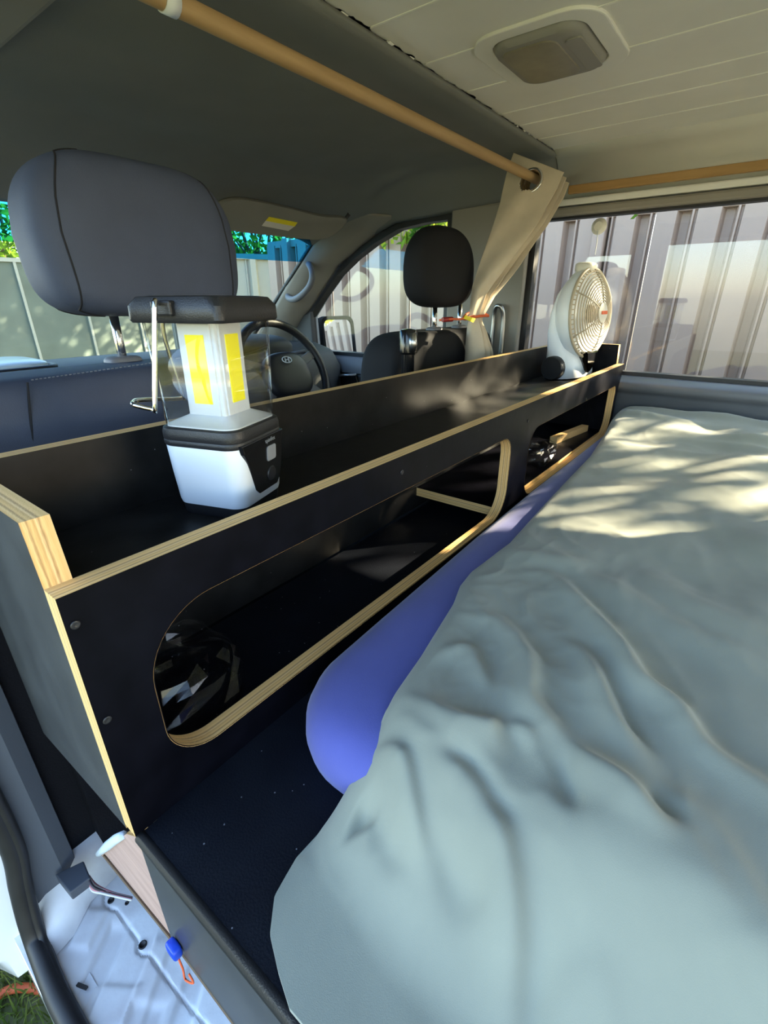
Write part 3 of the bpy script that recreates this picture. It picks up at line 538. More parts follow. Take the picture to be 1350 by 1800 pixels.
# ---- seats
def headrest_shape(x, y, z):
    wx = 1.0 - .24 * max(0, z) ** 2 - .05 * max(0, -z); return (x * wx, y * (1 - .18 * z) , z)
def seat(cx, cy, wdt, label, hr, post, gy=0, top=.349, seam=True, m=None, e1=.42, e2=.5):
    m = m or M['seat']
    t = thing('front_seat', (cx, cy, -.35), label, 'seat', 'front seats')
    b = MB(); b.squad((cx, cy + .07, .0), wdt / 2, .075, top, .28, .32, 56, 30); bo = b.build('backrest', m, t, smooth=True)
    c = MB(); c.squad((cx, cy + .36, -.12), wdt / 2, .30, .10, .4, .35); c.build('seat_cushion', m, t, smooth=True)
    p = MB(); p.box(cx - wdt * .42, cx + wdt * .42, cy + .06, cy + .6, -.35, -.20); p.build('seat_base', M['trim_dark'], t, bevel=.02)
    hx, hy, hz, ha, hb_, hh = hr
    h = MB(); h.squad((hx, hy, hz), ha, hb_, hh, e1, e2, 64, 40, fn=headrest_shape); ho = h.build('headrest', m, t, smooth=True)
    pw = lambda q, e: math.copysign(abs(q) ** e, q)
    for fx in (-.80, .80):
        L = []
        for k in range(60):
            a = 2 * PI * k / 60; # section of the superellipsoid at x = fx
            z = math.sin(a); zc = pw(z, .42) * .985; yv = pw(math.cos(a), .42)
            wx = 1.0 - .24 * max(0, zc) ** 2 - .05 * max(0, -zc)
            L.append((fx * wx, yv, zc))
        # project the loop out on to the surface
        P = []
        for (x, y, z) in L:
            cz = math.sqrt(max(0, 1 - min(1, abs(z)) ** (2 / .42))) ** .42 if abs(z) < 1 else 0
            wx = 1.0 - .24 * max(0, z) ** 2 - .05 * max(0, -z)
            X = min(abs(fx), max(cz, 1e-3) * .97); yy = (max(0, cz ** (2 / .5) - X ** (2 / .5))) ** (.25)
            P.append((hx + math.copysign(X, fx) * wx * ha, hy + math.copysign(yy, y) * (1 - .18 * z) * hb_, hz + z * hh))
        if seam: MB().tube(P, .0014, 6, closed=True).build('seam', M['seam'], ho, smooth=True)
    for sx in (-1, 1):
        m_ = MB(); m_.tube([(post + sx * .072, hy + .005, top - .03), (post + sx * .072, hy + .005, hz - hh * .8)], .0065, 14); q = m_.build('headrest_post', M['chrome'], t, smooth=True)
        m_ = MB(); m_.squad((post + sx * .072, hy + .005, top - .004), .026, .018, .012, .5, .5, 20, 10); m_.build('post_guide', M['trim_grey'], t, smooth=True)
    return t, bo
s1, bo = seat(.238, .355, .54, 'charcoal passenger seat back nearest the camera, behind the lantern', (.346, .455, .500, .154, .058, .100), .362, top=.336)
# stitched seams on the visible back of the near seat
m_ = MB(); m_.tube([at(48, 672, 1, .3545), at(52, 720, 1, .3535), at(60, 800, 1, .3535)], .0013, 6); m_.build('seam', M['seam'], bo)
for k in range(30):
    a = at(55 + k * 7.4, 668 - k * 1.05, 1, .357); b = at(55 + k * 7.4 + 4, 668 - k * 1.05 - .6, 1, .357); MB().tube([a, b], .0007, 5).build('stitch', M['stitch'], bo)
seat(1.20, .385, .58, 'driver seat coloured darker for its shade, whose headrest stands before the right window', (1.180, .435, .500, .142, .050, .099), 1.24, top=.343, seam=False, m=M['seat_shaded'], e1=.62, e2=.6)
# folded umbrella standing between the seats, handle up
c = Vector((.885, .335, -.335)); t = thing('umbrella', c, 'folded umbrella with a glossy black handle upright behind the cabinet rail', 'umbrella')
MB().lathe([(.006, 0), (.010, .03), (.024, .12), (.026, .50), (.020, .56), (.016, .58)], c, n=20).build('folded_canopy', M['black_plastic'], t, smooth='auto')
MB().lathe([(.0155, .57), (.0155, .64), (.021, .645), (.021, .688), (.018, .694), (.006, .696)], c, n=20).build('handle', M['gloss_black'], t, smooth='auto')
MB().tube([c + Vector((-.012, -.019, .645)), c + Vector((-.013, -.023, .665)), c + Vector((-.012, -.020, .688))], [.006, .010, .007], 10).build('push_button', M['steel'], t, smooth=True)
# u shaped grab bar on the pillar
t = MB().tube(spline([(1.562, .445, .24), (1.562, .445, .36), (1.555, .438, .395), (1.55, .425, .402), (1.552, .413, .392), (1.56, .408, .355), (1.562, .408, .24)], 6), .0075, 10).build('grab_bar', M['steel'], smooth=True); tag(t, 'grey u shaped grab bar on the pillar right of the curtain', 'grab bar')

# ================================================================ BED PLATFORM AND CABINET
T = .0187; HT = .2436; CL = 1.549; SZ = .205
t = thing('bed_platform', (.5, -.5, -.35), 'black plywood bed platform with a rounded black edge trim', 'platform')
m_ = MB(); m_.prism([[(.004, -1.75), (1.575, -1.75), (1.575, .198), (.0195, .198), (.0195, -.0005), (.004, -.0005)]], 'Z', -.018, 0, 0, 0); m_.build('deck', M['platform'], t)
m_ = MB(); m_.prism([[(-1.75, -.164), (-.0005, -.164), (-.0005, -.006), (-1.75, -.006)]], 'X', .001, .016, 0, 1); m_.build('side_panel', [M['side_film'], M['plyZ']], t)
m_ = MB(); m_.tube([(.004, .0, -.004), (.004, -1.75, -.004)], .0055, 10); m_.build('edge_trim', M['black_plastic'], t, smooth=True)
a_, b_, c_ = at(175, 1500, 0, .003), at(222, 1466, 0, .003), at(310, 1664, 0, .003)
m_ = MB(); m_.prism([[(a_.y, a_.z), (b_.y, b_.z), (.0005, -.006), (.0005, -.166)]], 'X', .003, .014, 0, 1); m_.build('raw_side_board', [M['pinkwood'], M['plyX']], t)['label'] = 'bare pinkish hardwood board'
m_ = MB(); e1 = [at(x, y, 0, .003) for x, y in ((174, 1500), (190, 1486), (205, 1474), (216, 1468))]; m_.tube(e1, [.004, .0055, .005, .004], 8); m_.build('foam_strip', M['foam'], t, smooth=True)
m_ = MB(); m_.tube([(.0015, .165, -.2), (.0015, -.01, -.1645), (.0015, -.5, -.1665)], .0016, 6); m_.build('veneer_edge', M['plyX2'], t)
for lx in (.2, 1.3):
    for ly in (-.3, -1.5, .12): MB().box(lx, lx + .045, ly, ly + .045, -.35, -.018).build('leg', M['pinkwood'], t)

cab = thing('storage_cabinet', (.77, .11, 0), 'long black plywood storage cabinet with bare ply edges behind the seats', 'cabinet')
# front panel: two rounded openings
op1 = rrect(.046, .737, .040, .195, [.034, .062, .046, .055], 12); op2 = rrect(.830, 1.494, .042, .187, [.02, .045, .04, .05], 10)
outl = [(0, 0), (0, HT), (CL, HT), (1.546, .226), (1.534, .198), (1.522, .17), (1.522, 0)]
m_ = MB(); m_.prism([outl, op1, op2], 'Y', 0, T, 0, 1); fp = m_.build('front_panel', [M['film'], M['plyY']], cab)
for x, y in ((132, 1098), (188, 1265), (706, 830), (928, 740), (1030, 702)):
    p = at(x, y, 1, 0); q_ = MB(); q_.lathe([(.0034, -.0004), (.0032, -.0010), (.0024, -.0013), (.0010, -.0008)], (p.x, 0, p.z), (0, 1, 0), 14); q_.build('screw', M['black_plastic'], fp, smooth=True)
for op in (op1, op2):               # routed rim that bares a hairline of veneer round each opening
    cxo = sum(a for a, b in op) / len(op); czo = sum(b for a, b in op) / len(op); n_ = len(op); big = []
    for i in range(n_):
        a, b = Vector(op[i - 1]), Vector(op[(i + 1) % n_]); d = (b - a).normalized(); nn = Vector((d.y, -d.x)); p = Vector(op[i]); 
        if (p + nn * .001 - Vector((cxo, czo))).length < (p - Vector((cxo, czo))).length: nn = -nn
        big.append(p + nn * .0013)
    m_ = MB(); m_.loft([[(p.x, -.0004, p.y) for p in big], [(a, .0006, b) for a, b in op]], caps=False); m_.build('routed_rim', M['plyYv'], fp)
# near end panel (taller behind), back board, far end panel, shelf, inner base, battens
m_ = MB(); m_.prism([[(T, -.006), (T, HT - .0005), (.0245, .2916), (.221, .2916), (.221, -.030), (.104, -.016)]], 'X', 0, .018, 0, 1); m_.build('end_panel', [M['film_gloss'], M['plyX']], cab)
m_ = MB(); m_.prism([[(.0182, .001), (.0182, .2905), (1.615, .2905), (1.50, .195), (1.50, .001)]], 'Y', .203, .221, 0, 1); m_.build('back_board', [M['shelf_film'], M['plyYr']], cab)
m_ = MB(); m_.prism([[(T, .001), (T, .246), (.0215, .298), (.095, .298), (.11, .206), (.2025, .206), (.2025, .001)]], 'X', 1.500, 1.518, 0, 1)
m_.v = [(x + (.031 if z > .2 else 0), y, z) for x, y, z in m_.v]; m_.build('far_end_panel', [M['film'], M['plyX2']], cab)
m_ = MB(); m_.box(.0185, 1.515, T, .2028, SZ - .018, SZ); m_.build('shelf', M['shelf_film'], cab)
m_ = MB(); m_.prism([[(.735, .0195), (1.499, .0195), (1.499, .2025), (.735, .2025)]], 'Z', .030, .048, 0, 1); m_.build('raised_base', [M['film'], M['plyZ']], cab)
m_ = MB(); m_.prism([[(1.26, .078), (1.46, .050), (1.46, .070), (1.26, .098)]], 'Z', .048, .066, 1, 1); m_.build('batten', [M['film'], M['plyZ']], cab)
# faint dotted print on the inside of the back board, bracket below it
m_ = MB()
for k in range(70):
    u = RNG.uniform(0, 1); px = 375 + 95 * u; py = 1112 - 52 * u + RNG.normal(0, 4 if u < .35 else 2.2); p = at(px, py, 1, .2022); s_ = RNG.uniform(.0007, .0016); m_.box(p.x - s_, p.x + s_, .2020, .2029, p.z - s_, p.z + s_)
m_.build('ink_stamp', M['mark'], cab)
p = at(364, 1155, 1, .201); m_ = MB(); m_.box(p.x - .012, p.x + .012, .190, .2028, p.z - .0015, p.z + .0015); m_.box(p.x - .012, p.x + .012, .2005, .2028, p.z, p.z + .022); m_.build('angle_bracket', M['black_plastic'], cab)

# crumpled clear bags inside the openings
def bag(name, c, sx, sy, sz, seed, label):
    r = np.random.RandomState(seed); m_ = MB(); m_.squad((0, 0, 0), 1, 1, 1, .8, .8, 26, 18); V = []
    D = [(r.normal(0, 1, 3), r.uniform(2, 7), r.uniform(0, 6)) for _ in range(14)]
    for v in m_.v:
        v = np.array(v); d = 1.0
        for k, f, ph in D: d += .07 * abs(math.sin(v @ k / np.linalg.norm(k) * f + ph)) - .03
        V.append((c[0] + v[0] * d * sx, c[1] + v[1] * d * sy, max(c[2] - sz * .98, c[2] + v[2] * d * sz)))
    m_.v = V; o = m_.build(name, M['film_bag']); tag(o, label, 'bag', 'crumpled bags in the cabinet'); return o
bag('plastic_bag', (.105, .105, .036), .058, .058, .035, 2, 'crumpled clear plastic bag in the near cabinet opening')
bag('plastic_bag', (1.07, .068, .0725), .055, .036, .024, 5, 'crumpled clear plastic bag in the far cabinet opening')

# ================================================================ BEDDING
m_ = MB(); MY = [(.13, -.032), (.20, -.024), (.30, -.020), (.45, -.015), (.60, -.010), (.85, -.005), (1.57, -.004)]
R0 = [(1.568, -1.72), (1.568, lerp(MY, 1.568))] + [(1.55 - (1.55 - .225) * k / 30, lerp(MY, 1.55 - (1.55 - .225) * k / 30)) for k in range(31)]
yc = lerp(MY, .225) - .085
R0 += [(.225 - .095 * math.sin(a), yc + .085 * math.cos(a)) for a in [PI / 2 * k / 12 for k in range(1, 13)]] + [(.130, -.4), (.130, -1.0), (.130, -1.72)]
def ins(d): return [(.85 + (a - .85) * (1 - d / .71), -.85 + (b + .85) * (1 - d / .82)) for a, b in R0]
m_.loft([[(a, b, z) for a, b in ins(d)] for z, d in ((.0008, .010), (.010, .002), (.024, 0), (.040, .001), (.052, .005), (.061, .012), (.067, .022), (.0705, .036), (.071, .06))])
mt = m_.build('mattress', M['sheet_blue'], smooth='auto'); tag(mt, 'mattress in a royal blue fitted sheet beside the cabinet', 'mattress')
# --- sage duvet: height field with modelled folds
EY = [(.0, -.20), (.012, -.170), (.022, -.150), (.04, -.134), (.07, -.125), (.10, -.126), (.135, -.131), (.17, -.134), (.257, -.121), (.36, -.101), (.40, -.088), (.44, -.083), (.55, -.090), (.70, -.080), (.84, -.072), (1.08, -.060), (1.25, -.040), (1.40, -.024), (1.57, -.016)]
DZ = .094
def px_line(P, z=DZ): return [(lambda q: (q.x, q.y))(at(x, y, 2, z)) for x, y in P]
ridges = [([(905, 1008), (966, 1015), (1020, 1068), (1080, 1143), (1121, 1210), (1175, 1250), (1235, 1331), (1350, 1412), (1450, 1500)], .013, .011),
 ([(817, 1082), (878, 1095), (925, 1170), (925, 1237), (972, 1304), (966, 1399)], .012, .012),
 ([(966, 1122), (1020, 1156), (1060, 1237), (1094, 1298), (1168, 1372), (1208, 1439)], .011, .009),
 ([(629, 1264), (696, 1304), (723, 1385), (750, 1446)], .012, .008),
 ([(690, 1240), (790, 1331), (844, 1385), (885, 1473), (905, 1547), (912, 1641), (919, 1776), (920, 1900)], .013, .010),
 ([(730, 1223), (817, 1277), (912, 1298), (939, 1331)], .010, .008),
 ([(993, 1304), (1020, 1345), (1087, 1399), (1141, 1453), (1188, 1480)], .010, .009),
 ([(1229, 1439), (1269, 1540), (1316, 1628), (1350, 1695), (1400, 1800)], .012, .012),
 ([(750, 1156), (817, 1142), (844, 1190), (860, 1230)], .008, .008),
 ([(1000, 1000), (1080, 1040), (1180, 1110), (1350, 1180)], .006, .016),
 ([(640, 1500), (660, 1600), (700, 1720), (720, 1850)], .005, .02), ([(1010, 1620), (1060, 1700), (1080, 1800)], .006, .02),
 ([(880, 960), (960, 985), (1060, 1000)], .005, .012), ([(1130, 1000), (1200, 1060), (1340, 1130)], .005, .02)]
valleys = [([(652, 1310), (683, 1385), (730, 1453)], .010, .007), ([(737, 1298), (817, 1331), (871, 1399), (912, 1426)], .009, .008), ([(871, 1277), (925, 1318)], .008, .007),
 ([(1033, 1129), (1100, 1277), (1168, 1372), (1215, 1426)], .008, .008), ([(980, 1304), (993, 1372), (1013, 1440)], .008, .008), ([(757, 1399), (817, 1480), (871, 1534)], .009, .010),
 ([(945, 1500), (959, 1641), (945, 1776), (945, 1900)], .007, .011), ([(1222, 1460), (1283, 1574), (1323, 1641), (1380, 1740)], .010, .011), ([(1141, 1399), (1181, 1473)], .006, .007),
 ([(620, 1330), (640, 1345), (650, 1365)], .012, .010)]
def smooth_line(P): return np.array([(q.x, q.y) for q in spline([Vector((a, b, 0)) for a, b in px_line(P)], 6)])
RV = [(smooth_line(P), hh * 1.2, wd * 1.3) for P, hh, wd in ridges] + [(smooth_line(P), -hh * 1.15, wd * 1.15) for P, hh, wd in valleys]
NU, NV = 300, 250
U, Vv = np.meshgrid(np.linspace(0, 1, NU + 1), np.linspace(0, 1, NV + 1))
ex = np.array([e[0] for e in EY]); ey = np.array([e[1] for e in EY])
X = .004 + 1.572 * (U ** 1.6); Ye = np.interp(X, ex, ey); Yb = -1.25
Y = Ye + (Yb - Ye) * (Vv ** 1.7)
dE = Vv ** 1.7 * (Ye - Yb)                                   # distance to the cabinet side hem
sm = lambda a, b, q: (lambda k: k * k * (3 - 2 * k))(np.clip((q - a) / (b - a), 0, 1))
Z = .010 + (DZ - .010) * sm(.055, .185, X + .25 * np.clip(-.13 - Y, 0, .1) - .02)
Z += .026 * sm(1.25, 1.5, X) * (1 - .9 * sm(1.52, 1.60, X)) + .010 * sm(-.15, -.45, Y)
amp = sm(.03, .12, X)
def dist(poly):
    D = np.full(X.shape, 1e9)
    for a, b in zip(poly, poly[1:]):
        ab = b - a; tt = np.clip(((X - a[0]) * ab[0] + (Y - a[1]) * ab[1]) / max(ab @ ab, 1e-9), 0, 1); D = np.minimum(D, np.hypot(X - a[0] - tt * ab[0], Y - a[1] - tt * ab[1]))
    return D
W = np.zeros_like(X)
def along(poly):                       # 0..1 position of the nearest point, so that folds fade at both ends
    D = np.full(X.shape, 1e9); A = np.zeros(X.shape); S = np.zeros(X.shape); n = len(poly) - 1
    for i, (a, b) in enumerate(zip(poly, poly[1:])):
        ab = b - a; tt = np.clip(((X - a[0]) * ab[0] + (Y - a[1]) * ab[1]) / max(ab @ ab, 1e-9), 0, 1); d = np.hypot(X - a[0] - tt * ab[0], Y - a[1] - tt * ab[1])
        A = np.where(d < D, (i + tt) / n, A); S = np.where(d < D, X - a[0] - tt * ab[0], S); D = np.minimum(D, d)
    return D, A, S
for poly, hh, wd in RV:
    D, A, S = along(poly); wd = wd * (1.0 + .38 * np.tanh(-S / .006)); fade = np.clip(np.minimum(A, 1 - A) / .42, 0, 1); fade = fade * fade * (3 - 2 * fade); W += hh * np.exp(-(D / (wd * (.75 + .25 * fade))) ** 2) * (.12 + .88 * fade)
for _ in range(2):                     # relax the sheet like cloth
    W[1:-1, 1:-1] = (W[1:-1, 1:-1] * 2 + W[:-2, 1:-1] + W[2:, 1:-1] + W[1:-1, :-2] + W[1:-1, 2:]) / 6
# folds bunched against the wall run along the van
for xc, hh, wd, ph in ((1.36, .012, .022, 0), (1.44, .016, .022, 1), (1.50, .014, .018, 2), (1.28, .007, .02, 3), (1.20, .004, .02, 5)):
    W += hh * np.exp(-((X - xc - .02 * np.sin(Y * 7 + ph)) / wd) ** 2) * (.55 + .45 * np.sin(Y * 11 + ph * 2))
# soft crumple
for k in range(16):
    a = RNG.uniform(0, 2 * PI); f = RNG.uniform(14, 60); W += .0009 * np.sin((X * math.cos(a) + Y * math.sin(a)) * f + RNG.uniform(0, 6) + 1.5 * np.sin(X * 9 + k) + 1.2 * np.sin(Y * 11 - k))
W += .0012 * np.sin(X * 95 + 3 * np.sin(Y * 23)) * np.exp(-dE / .03) * sm(.15, .3, X)
from mathutils import noise as mnoise
NZ = np.zeros_like(X); fx, fy_ = X.ravel(), Y.ravel(); nz = NZ.ravel()
for i in range(fx.size):
    a, b = fx[i], fy_[i]
    if b < -.75: continue
    u_ = (a * .8 + b * .6); v_ = (-a * .6 + b * .8)
    nz[i] = .0026 * (1 - abs(mnoise.noise((u_ * 9, v_ * 20, 1.7)))) ** 4 + .0012 * (1 - abs(mnoise.noise((a * 30, b * 34, 5.1)))) ** 4
W += NZ.reshape(X.shape) * (.45 + .9 * np.exp(-((X - .38) / .22) ** 2 - ((Y + .17) / .12) ** 2))
Z += W * amp * sm(-.005, .03, dE)
Z += -.012 * np.exp(-dE / .008) * amp                                      # hem rolls down on to the mattress
Z = np.maximum(Z, .0055)
Z = np.maximum(Z, .0775 * sm(.12, .185, X))
V = np.stack([X, Y, Z], -1).reshape(-1, 3)
m_ = MB(); m_.v = [tuple(v) for v in V.tolist()]; n1 = NU + 1
m_.f = [(j * n1 + i, j * n1 + i + 1, (j + 1) * n1 + i + 1, (j + 1) * n1 + i) for j in range(NV) for i in range(NU)]; m_.m = [0] * len(m_.f)
dv = m_.build('duvet', M['duvet'], smooth=True); md = dv.modifiers.new('s', 'SOLIDIFY'); md.thickness = .0045; md.offset = -1
tag(dv, 'crumpled sage green cotton duvet spread over the mattress', 'duvet')

# ================================================================ LANTERN
lc = Vector((.224, .122, SZ)); ly = math.radians(19); LS = .80
t = thing('camping_lantern', lc, 'white and black camping lantern with clear cover standing on the cabinet shelf', 'lantern', rz=ly)
def rsq(s, r, n=7): s, r = s * LS, r * LS; return rrect(-s, s, -s, s, r, n)
def stack(prof): return [[(a, b, z) for a, b in rsq(s, r)] for s, r, z in prof]
m_ = MB(); m_.loft(stack([(.049, .018, 0), (.051, .018, .002), (.0525, .018, .0135)])); m_.build('foot', M['black_plastic'], t, world=False, smooth='auto')
m_ = MB(); m_.loft(stack([(.0530, .019, .0135), (.0545, .020, .018), (.0575, .022, .05), (.0590, .022, .079), (.0585, .022, .081)])); bd = m_.build('body', M['white_plastic'], t, world=False, smooth='auto')
m_ = MB(); m_.loft(stack([(.0592, .022, .079), (.0606, .023, .081), (.0606, .023, .084), (.0598, .022, .0855), (.0606, .023, .087), (.0606, .023, .0925), (.0590, .022, .097), (.0555, .021, .0985)])); cl = m_.build('collar', M['black_plastic'], t, world=False, smooth='auto')
# control panel on the right hand face (local -Y), tapering shield
sh = [(-.050, .083), (.050, .083), (.0445, .045), (.040, .030), (.032, .022), (-.014, .022), (-.022, .028), (-.038, .062), (-.046, .073)]
def fy(z): return -LS * (.0530 + (.0592 - .0530) * min(1, max(0, (z - .0135) / .065))) - .0002
P2 = [(a * LS, z) for a, z in sh]; m_ = MB(); fr = [(a, fy(z) - .0022, z) for a, z in P2]; bk = [(a * 1.02, fy(z) + .003, z) for a, z in P2]; m_.loft([bk, fr]); cp = m_.build('control_panel', M['gloss_black'], t, world=False, bevel=.001)
m_ = MB(); L = rrect(.004, .022, .054, .071, .003, 4); m_.loft([[(a, fy(z) - d, z) for a, z in L] for d in (.002, .0034)]); m_.build('power_button', M['grey_button'], cp, world=False, bevel=.0006)
m_ = MB(); m_.lathe([(.0085, 0), (.008, .0012), (.0, .0013)], (.013, fy(.038) - .0021, .038), (0, -1, -.09), 20); m_.build('socket_cover', M['black_plastic'], cp, world=False, smooth='auto')
def text(body, size, mt, parent, mtx, name, m):
    cu = bpy.data.curves.new('txt', 'FONT'); cu.body = body; cu.size = size; cu.extrude = .0001; cu.align_x = 'CENTER'; ob = bpy.data.objects.new('txt', cu); COL.objects.link(ob)
    me = bpy.data.meshes.new_from_object(ob.evaluated_get(bpy.context.evaluated_depsgraph_get())); bpy.data.objects.remove(ob); me.transform(mtx); me.materials.clear(); me.materials.append(m)
    o = bpy.data.objects.new(name, me); COL.objects.link(o); o.parent = parent; return o
text('spinifex', .0066, 0, cp, Matrix.Translation((.012, fy(.075) - .0026, .0755)) @ Matrix.Rotation(PI / 2 - .09, 4, 'X'), 'lettering', M['grey_button'])
# reflector tray, clear cover, light core
m_ = MB(); m_.loft(stack([(.0545, .020, .0975), (.054, .020, .0995), (.030, .006, .1075), (.026, .003, .109)])); m_.build('reflector', M['white_plastic'], t, world=False, smooth='auto')
m_ = MB(); n_ = 7; m_.loft(stack([(.0545, .018, .0985), (.0575, .014, .204)]), caps=False); m_.build('clear_cover', M['clear'], t, world=False, smooth='auto', solid=.0018)
m_ = MB(); m_.loft(stack([(.0285, .003, .105), (.0275, .003, .203)])); co = m_.build('light_core', M['white_plastic'], t, world=False, smooth='auto')
for k in range(4):
    r4 = Matrix.Rotation(k * PI / 2, 4, 'Z'); m_ = MB(); m_.box(-.0182, .0182, -.0245, -.021, .108, .196); fr_ = xf(m_, r4).build('led_frame', M['white_plastic'], co, world=False, bevel=.0006)
    m_ = MB(); m_.box(-.0105, .0105, -.0255, -.0241, .120, .186); xf(m_, r4).build('led_panel', M['led'], co, world=False)
m_ = MB(); m_.loft(stack([(.0560, .016, .1985), (.0630, .010, .1975), (.0655, .012, .200), (.0655, .014, .212), (.0600, .018, .2195), (.050, .020, .2205)])); cp_ = m_.build('cap', M['black_plastic'], t, world=False, smooth='auto')
inv = (Matrix.Translation(lc) @ Matrix.Rotation(ly, 4, 'Z')).inverted()
hw = [inv @ v for v in (at(280, 534, 1, .112), at(273, 532, 1, .104), at(272, 545, 1, .103), at(272, 708, 1, .103), at(270, 719, 1, .104), at(240, 713, 1, .112), at(233, 709, 1, .122), at(240, 704, 1, .138), at(268, 702, 1, .160), at(318, 700, 1, .192), at(320, 692, 1, .193), at(291, 600, 1, .190), at(285, 560, 1, .186))]
hb0 = inv @ at(287, 536, 1, .110); m_ = MB(); m_.box(hb0.x - .005, hb0.x + .012, hb0.y - .011, hb0.y + .011, .2035, .2165); m_.build('hinge_block', M['black_plastic'], cp_, world=False, bevel=.002)
m_ = MB(); m_.tube(spline(hw, 4), .0022, 10); m_.build('wire_handle', M['chrome'], t, world=False, smooth=True)

# ================================================================ FAN
fc = Vector((1.45, .098, .383)); fr = .117
t = thing('desk_fan', (1.45, .11, SZ), 'cream and white rechargeable desk fan at the far end of the cabinet shelf', 'fan')
# local frame: +Z towards the bed (grille axis), X to the right
ax = Vector((-.17, -.97, .10)).normalized(); xr = Vector((0, 0, 1)).cross(ax).normalized(); up = ax.cross(xr)
mf = Matrix(((xr.x, up.x, ax.x, fc.x), (xr.y, up.y, ax.y, fc.y), (xr.z, up.z, ax.z, fc.z), (0, 0, 0, 1)))
m_ = MB(); m_.lathe([(fr, .0), (fr * 1.02, -.012), (fr * .99, -.030), (fr * .80, -.055), (fr * .5, -.066), (.001, -.068)], n=48); xf(m_, mf).build('housing', M['white_plastic'], t, smooth='auto')
m_ = MB(); m_.tube([(fr * math.cos(a), fr * math.sin(a), .002) for a in [2 * PI * k / 64 for k in range(64)]], .0042, 8, closed=True); gr = xf(m_, mf).build('grille_rim', M['grille'], t, smooth=True)
def gz(r): return .034 * (1 - (r / fr) ** 3) + .004
for k in range(13):
    r = .026 + (fr * .93 - .026) * k / 12; m_ = MB(); m_.tube([(r * math.cos(a), r * math.sin(a), gz(r)) for a in [2 * PI * j / 56 for j in range(56)]], .0016, 6, closed=True); xf(m_, mf).build('grille_ring', M['grille'], gr, smooth=True)
for k in range(6):
    a = PI / 2 + k * PI / 3; m_ = MB(); m_.tube([(r * math.cos(a), r * math.sin(a), gz(r) + .001) for r in (.02, .05, .08, fr * .98)], .0020, 6); xf(m_, mf).build('spoke', M['grille'], gr, smooth=True)
for k in range(56):
    a = 2 * PI * k / 56; m_ = MB(); m_.tube([(fr * .93 * math.cos(a), fr * .93 * math.sin(a), gz(fr * .93)), (fr * 1.0 * math.cos(a), fr * 1.0 * math.sin(a), .001)], .0015, 5); xf(m_, mf).build('rim_rib', M['grille'], gr, smooth=True)
m_ = MB(); m_.lathe([(.027, .034), (.026, .040), (.015, .0425), (.001, .043)], n=28); hb = xf(m_, mf).build('hub_cap', M['cream_plastic'], gr, smooth='auto')
m_ = MB(); m_.prism([rrect(-.016, .016, -.0045, .0045, .002, 3)], 'Z', .042, .0445, 0, 0); xf(m_, mf).build('badge', M['orange'], hb)
for k in range(5):
    a = 2 * PI * k / 5; m_ = MB()
    def bl(u, v, a=a): 
        r = .022 + .078 * v; q = a + (u - .5) * (.85 + .3 * v) + v * .5; return (r * math.cos(q), r * math.sin(q), -.014 + .026 * (u - .5))
    m_.grid(bl, 8, 6); xf(m_, mf).build('blade', M['grille'], t, smooth=True, solid=.0015)
m_ = MB(); m_.lathe([(.024, -.05), (.024, .006), (.018, .012), (.001, .014)], n=24); xf(m_, mf).build('motor', M['grille'], t, smooth='auto')
# carrying lug on top
m_ = MB(); m_.squad(fc + up * (fr + .004) - ax * .018, .036, .026, .014, .5, .6, 24, 12); m_.build('top_lug', M['cream_plastic'], t, smooth=True)
# stalk that widens to the foot with side knob
def ring(c, hx, hy, n=20): return [Vector(c) + xr * hx * math.copysign(abs(math.cos(2 * PI * k / n)) ** .7, math.cos(2 * PI * k / n)) + ax * hy * math.copysign(abs(math.sin(2 * PI * k / n)) ** .7, math.sin(2 * PI * k / n)) for k in range(n)]
bc = fc - ax * .034
m_ = MB(); m_.loft([ring((bc.x, bc.y + dy, z), hx, hy) for z, hx, hy, dy in ((SZ + .0005, .080, .054, .004), (SZ + .010, .084, .057, .004), (SZ + .045, .082, .052, .006), (SZ + .085, .084, .040, .014), (SZ + .13, .092, .032, .020), (SZ + .18, .094, .028, .020), (SZ + .23, .080, .022, .018), (SZ + .265, .05, .014, .014))]); st = m_.build('stand', M['white_plastic'], t, smooth='auto')
for sx in (-1, 1):
    kc = Vector((bc.x, bc.y + .006, SZ + .033)) + xr * sx * .082
    m_ = MB(); m_.lathe([(.034, 0), (.034, .016), (.031, .020), (.001, .021)], kc, xr * sx, 28); m_.build('side_knob', M['black_plastic'], st, smooth='auto')
# dark chrome spout shaped control below the grille
m_ = MB(); P3 = [(-.034, .030), (.034, .030), (.026, .004), (.012, -.022), (0, -.030), (-.012, -.022), (-.026, .004)]; c3 = Vector((fc.x, fc.y, SZ + .046)) + ax * .020
m_.loft([[c3 + xr * a * s + Vector((0, 0, 1)) * b * s + ax * d for a, b in P3] for s, d in ((1, -.02), (1, .004), (.85, .009))]); m_.build('control_plate', mat('dark_chrome', (.12, .12, .12), .1, metal=1), t, smooth='auto')

# ================================================================ RODS, CURTAIN, DOME LAMP
RY, RZ = .290, .7235
m_ = MB(); m_.tube([(.22 + 1.36 * k / 20, RY, RZ) for k in range(21)], .0113, 18); rod = tag(m_.build('curtain_rod', M['wood_rod'], smooth=True), 'round pine curtain rod across the van below the headliner', 'curtain rod')
m_ = MB(); q = .352 + .036 * 0; m_.tube([(.335, RY, RZ), (.352, RY, RZ)], .0128, 20, caps=False); tag(m_.build('rod_bracket', M['white_plastic'], smooth=True, solid=.0016), 'white plastic ring clipped round the near end of the curtain rod', 'bracket')
m_ = MB(); m_.box(1.546, 1.562, -1.5, .24, .700, .721); tag(m_.build('curtain_rail', M['wood_rail'], bevel=.003), 'flat pine curtain rail along the wall above the bed window', 'curtain rail')
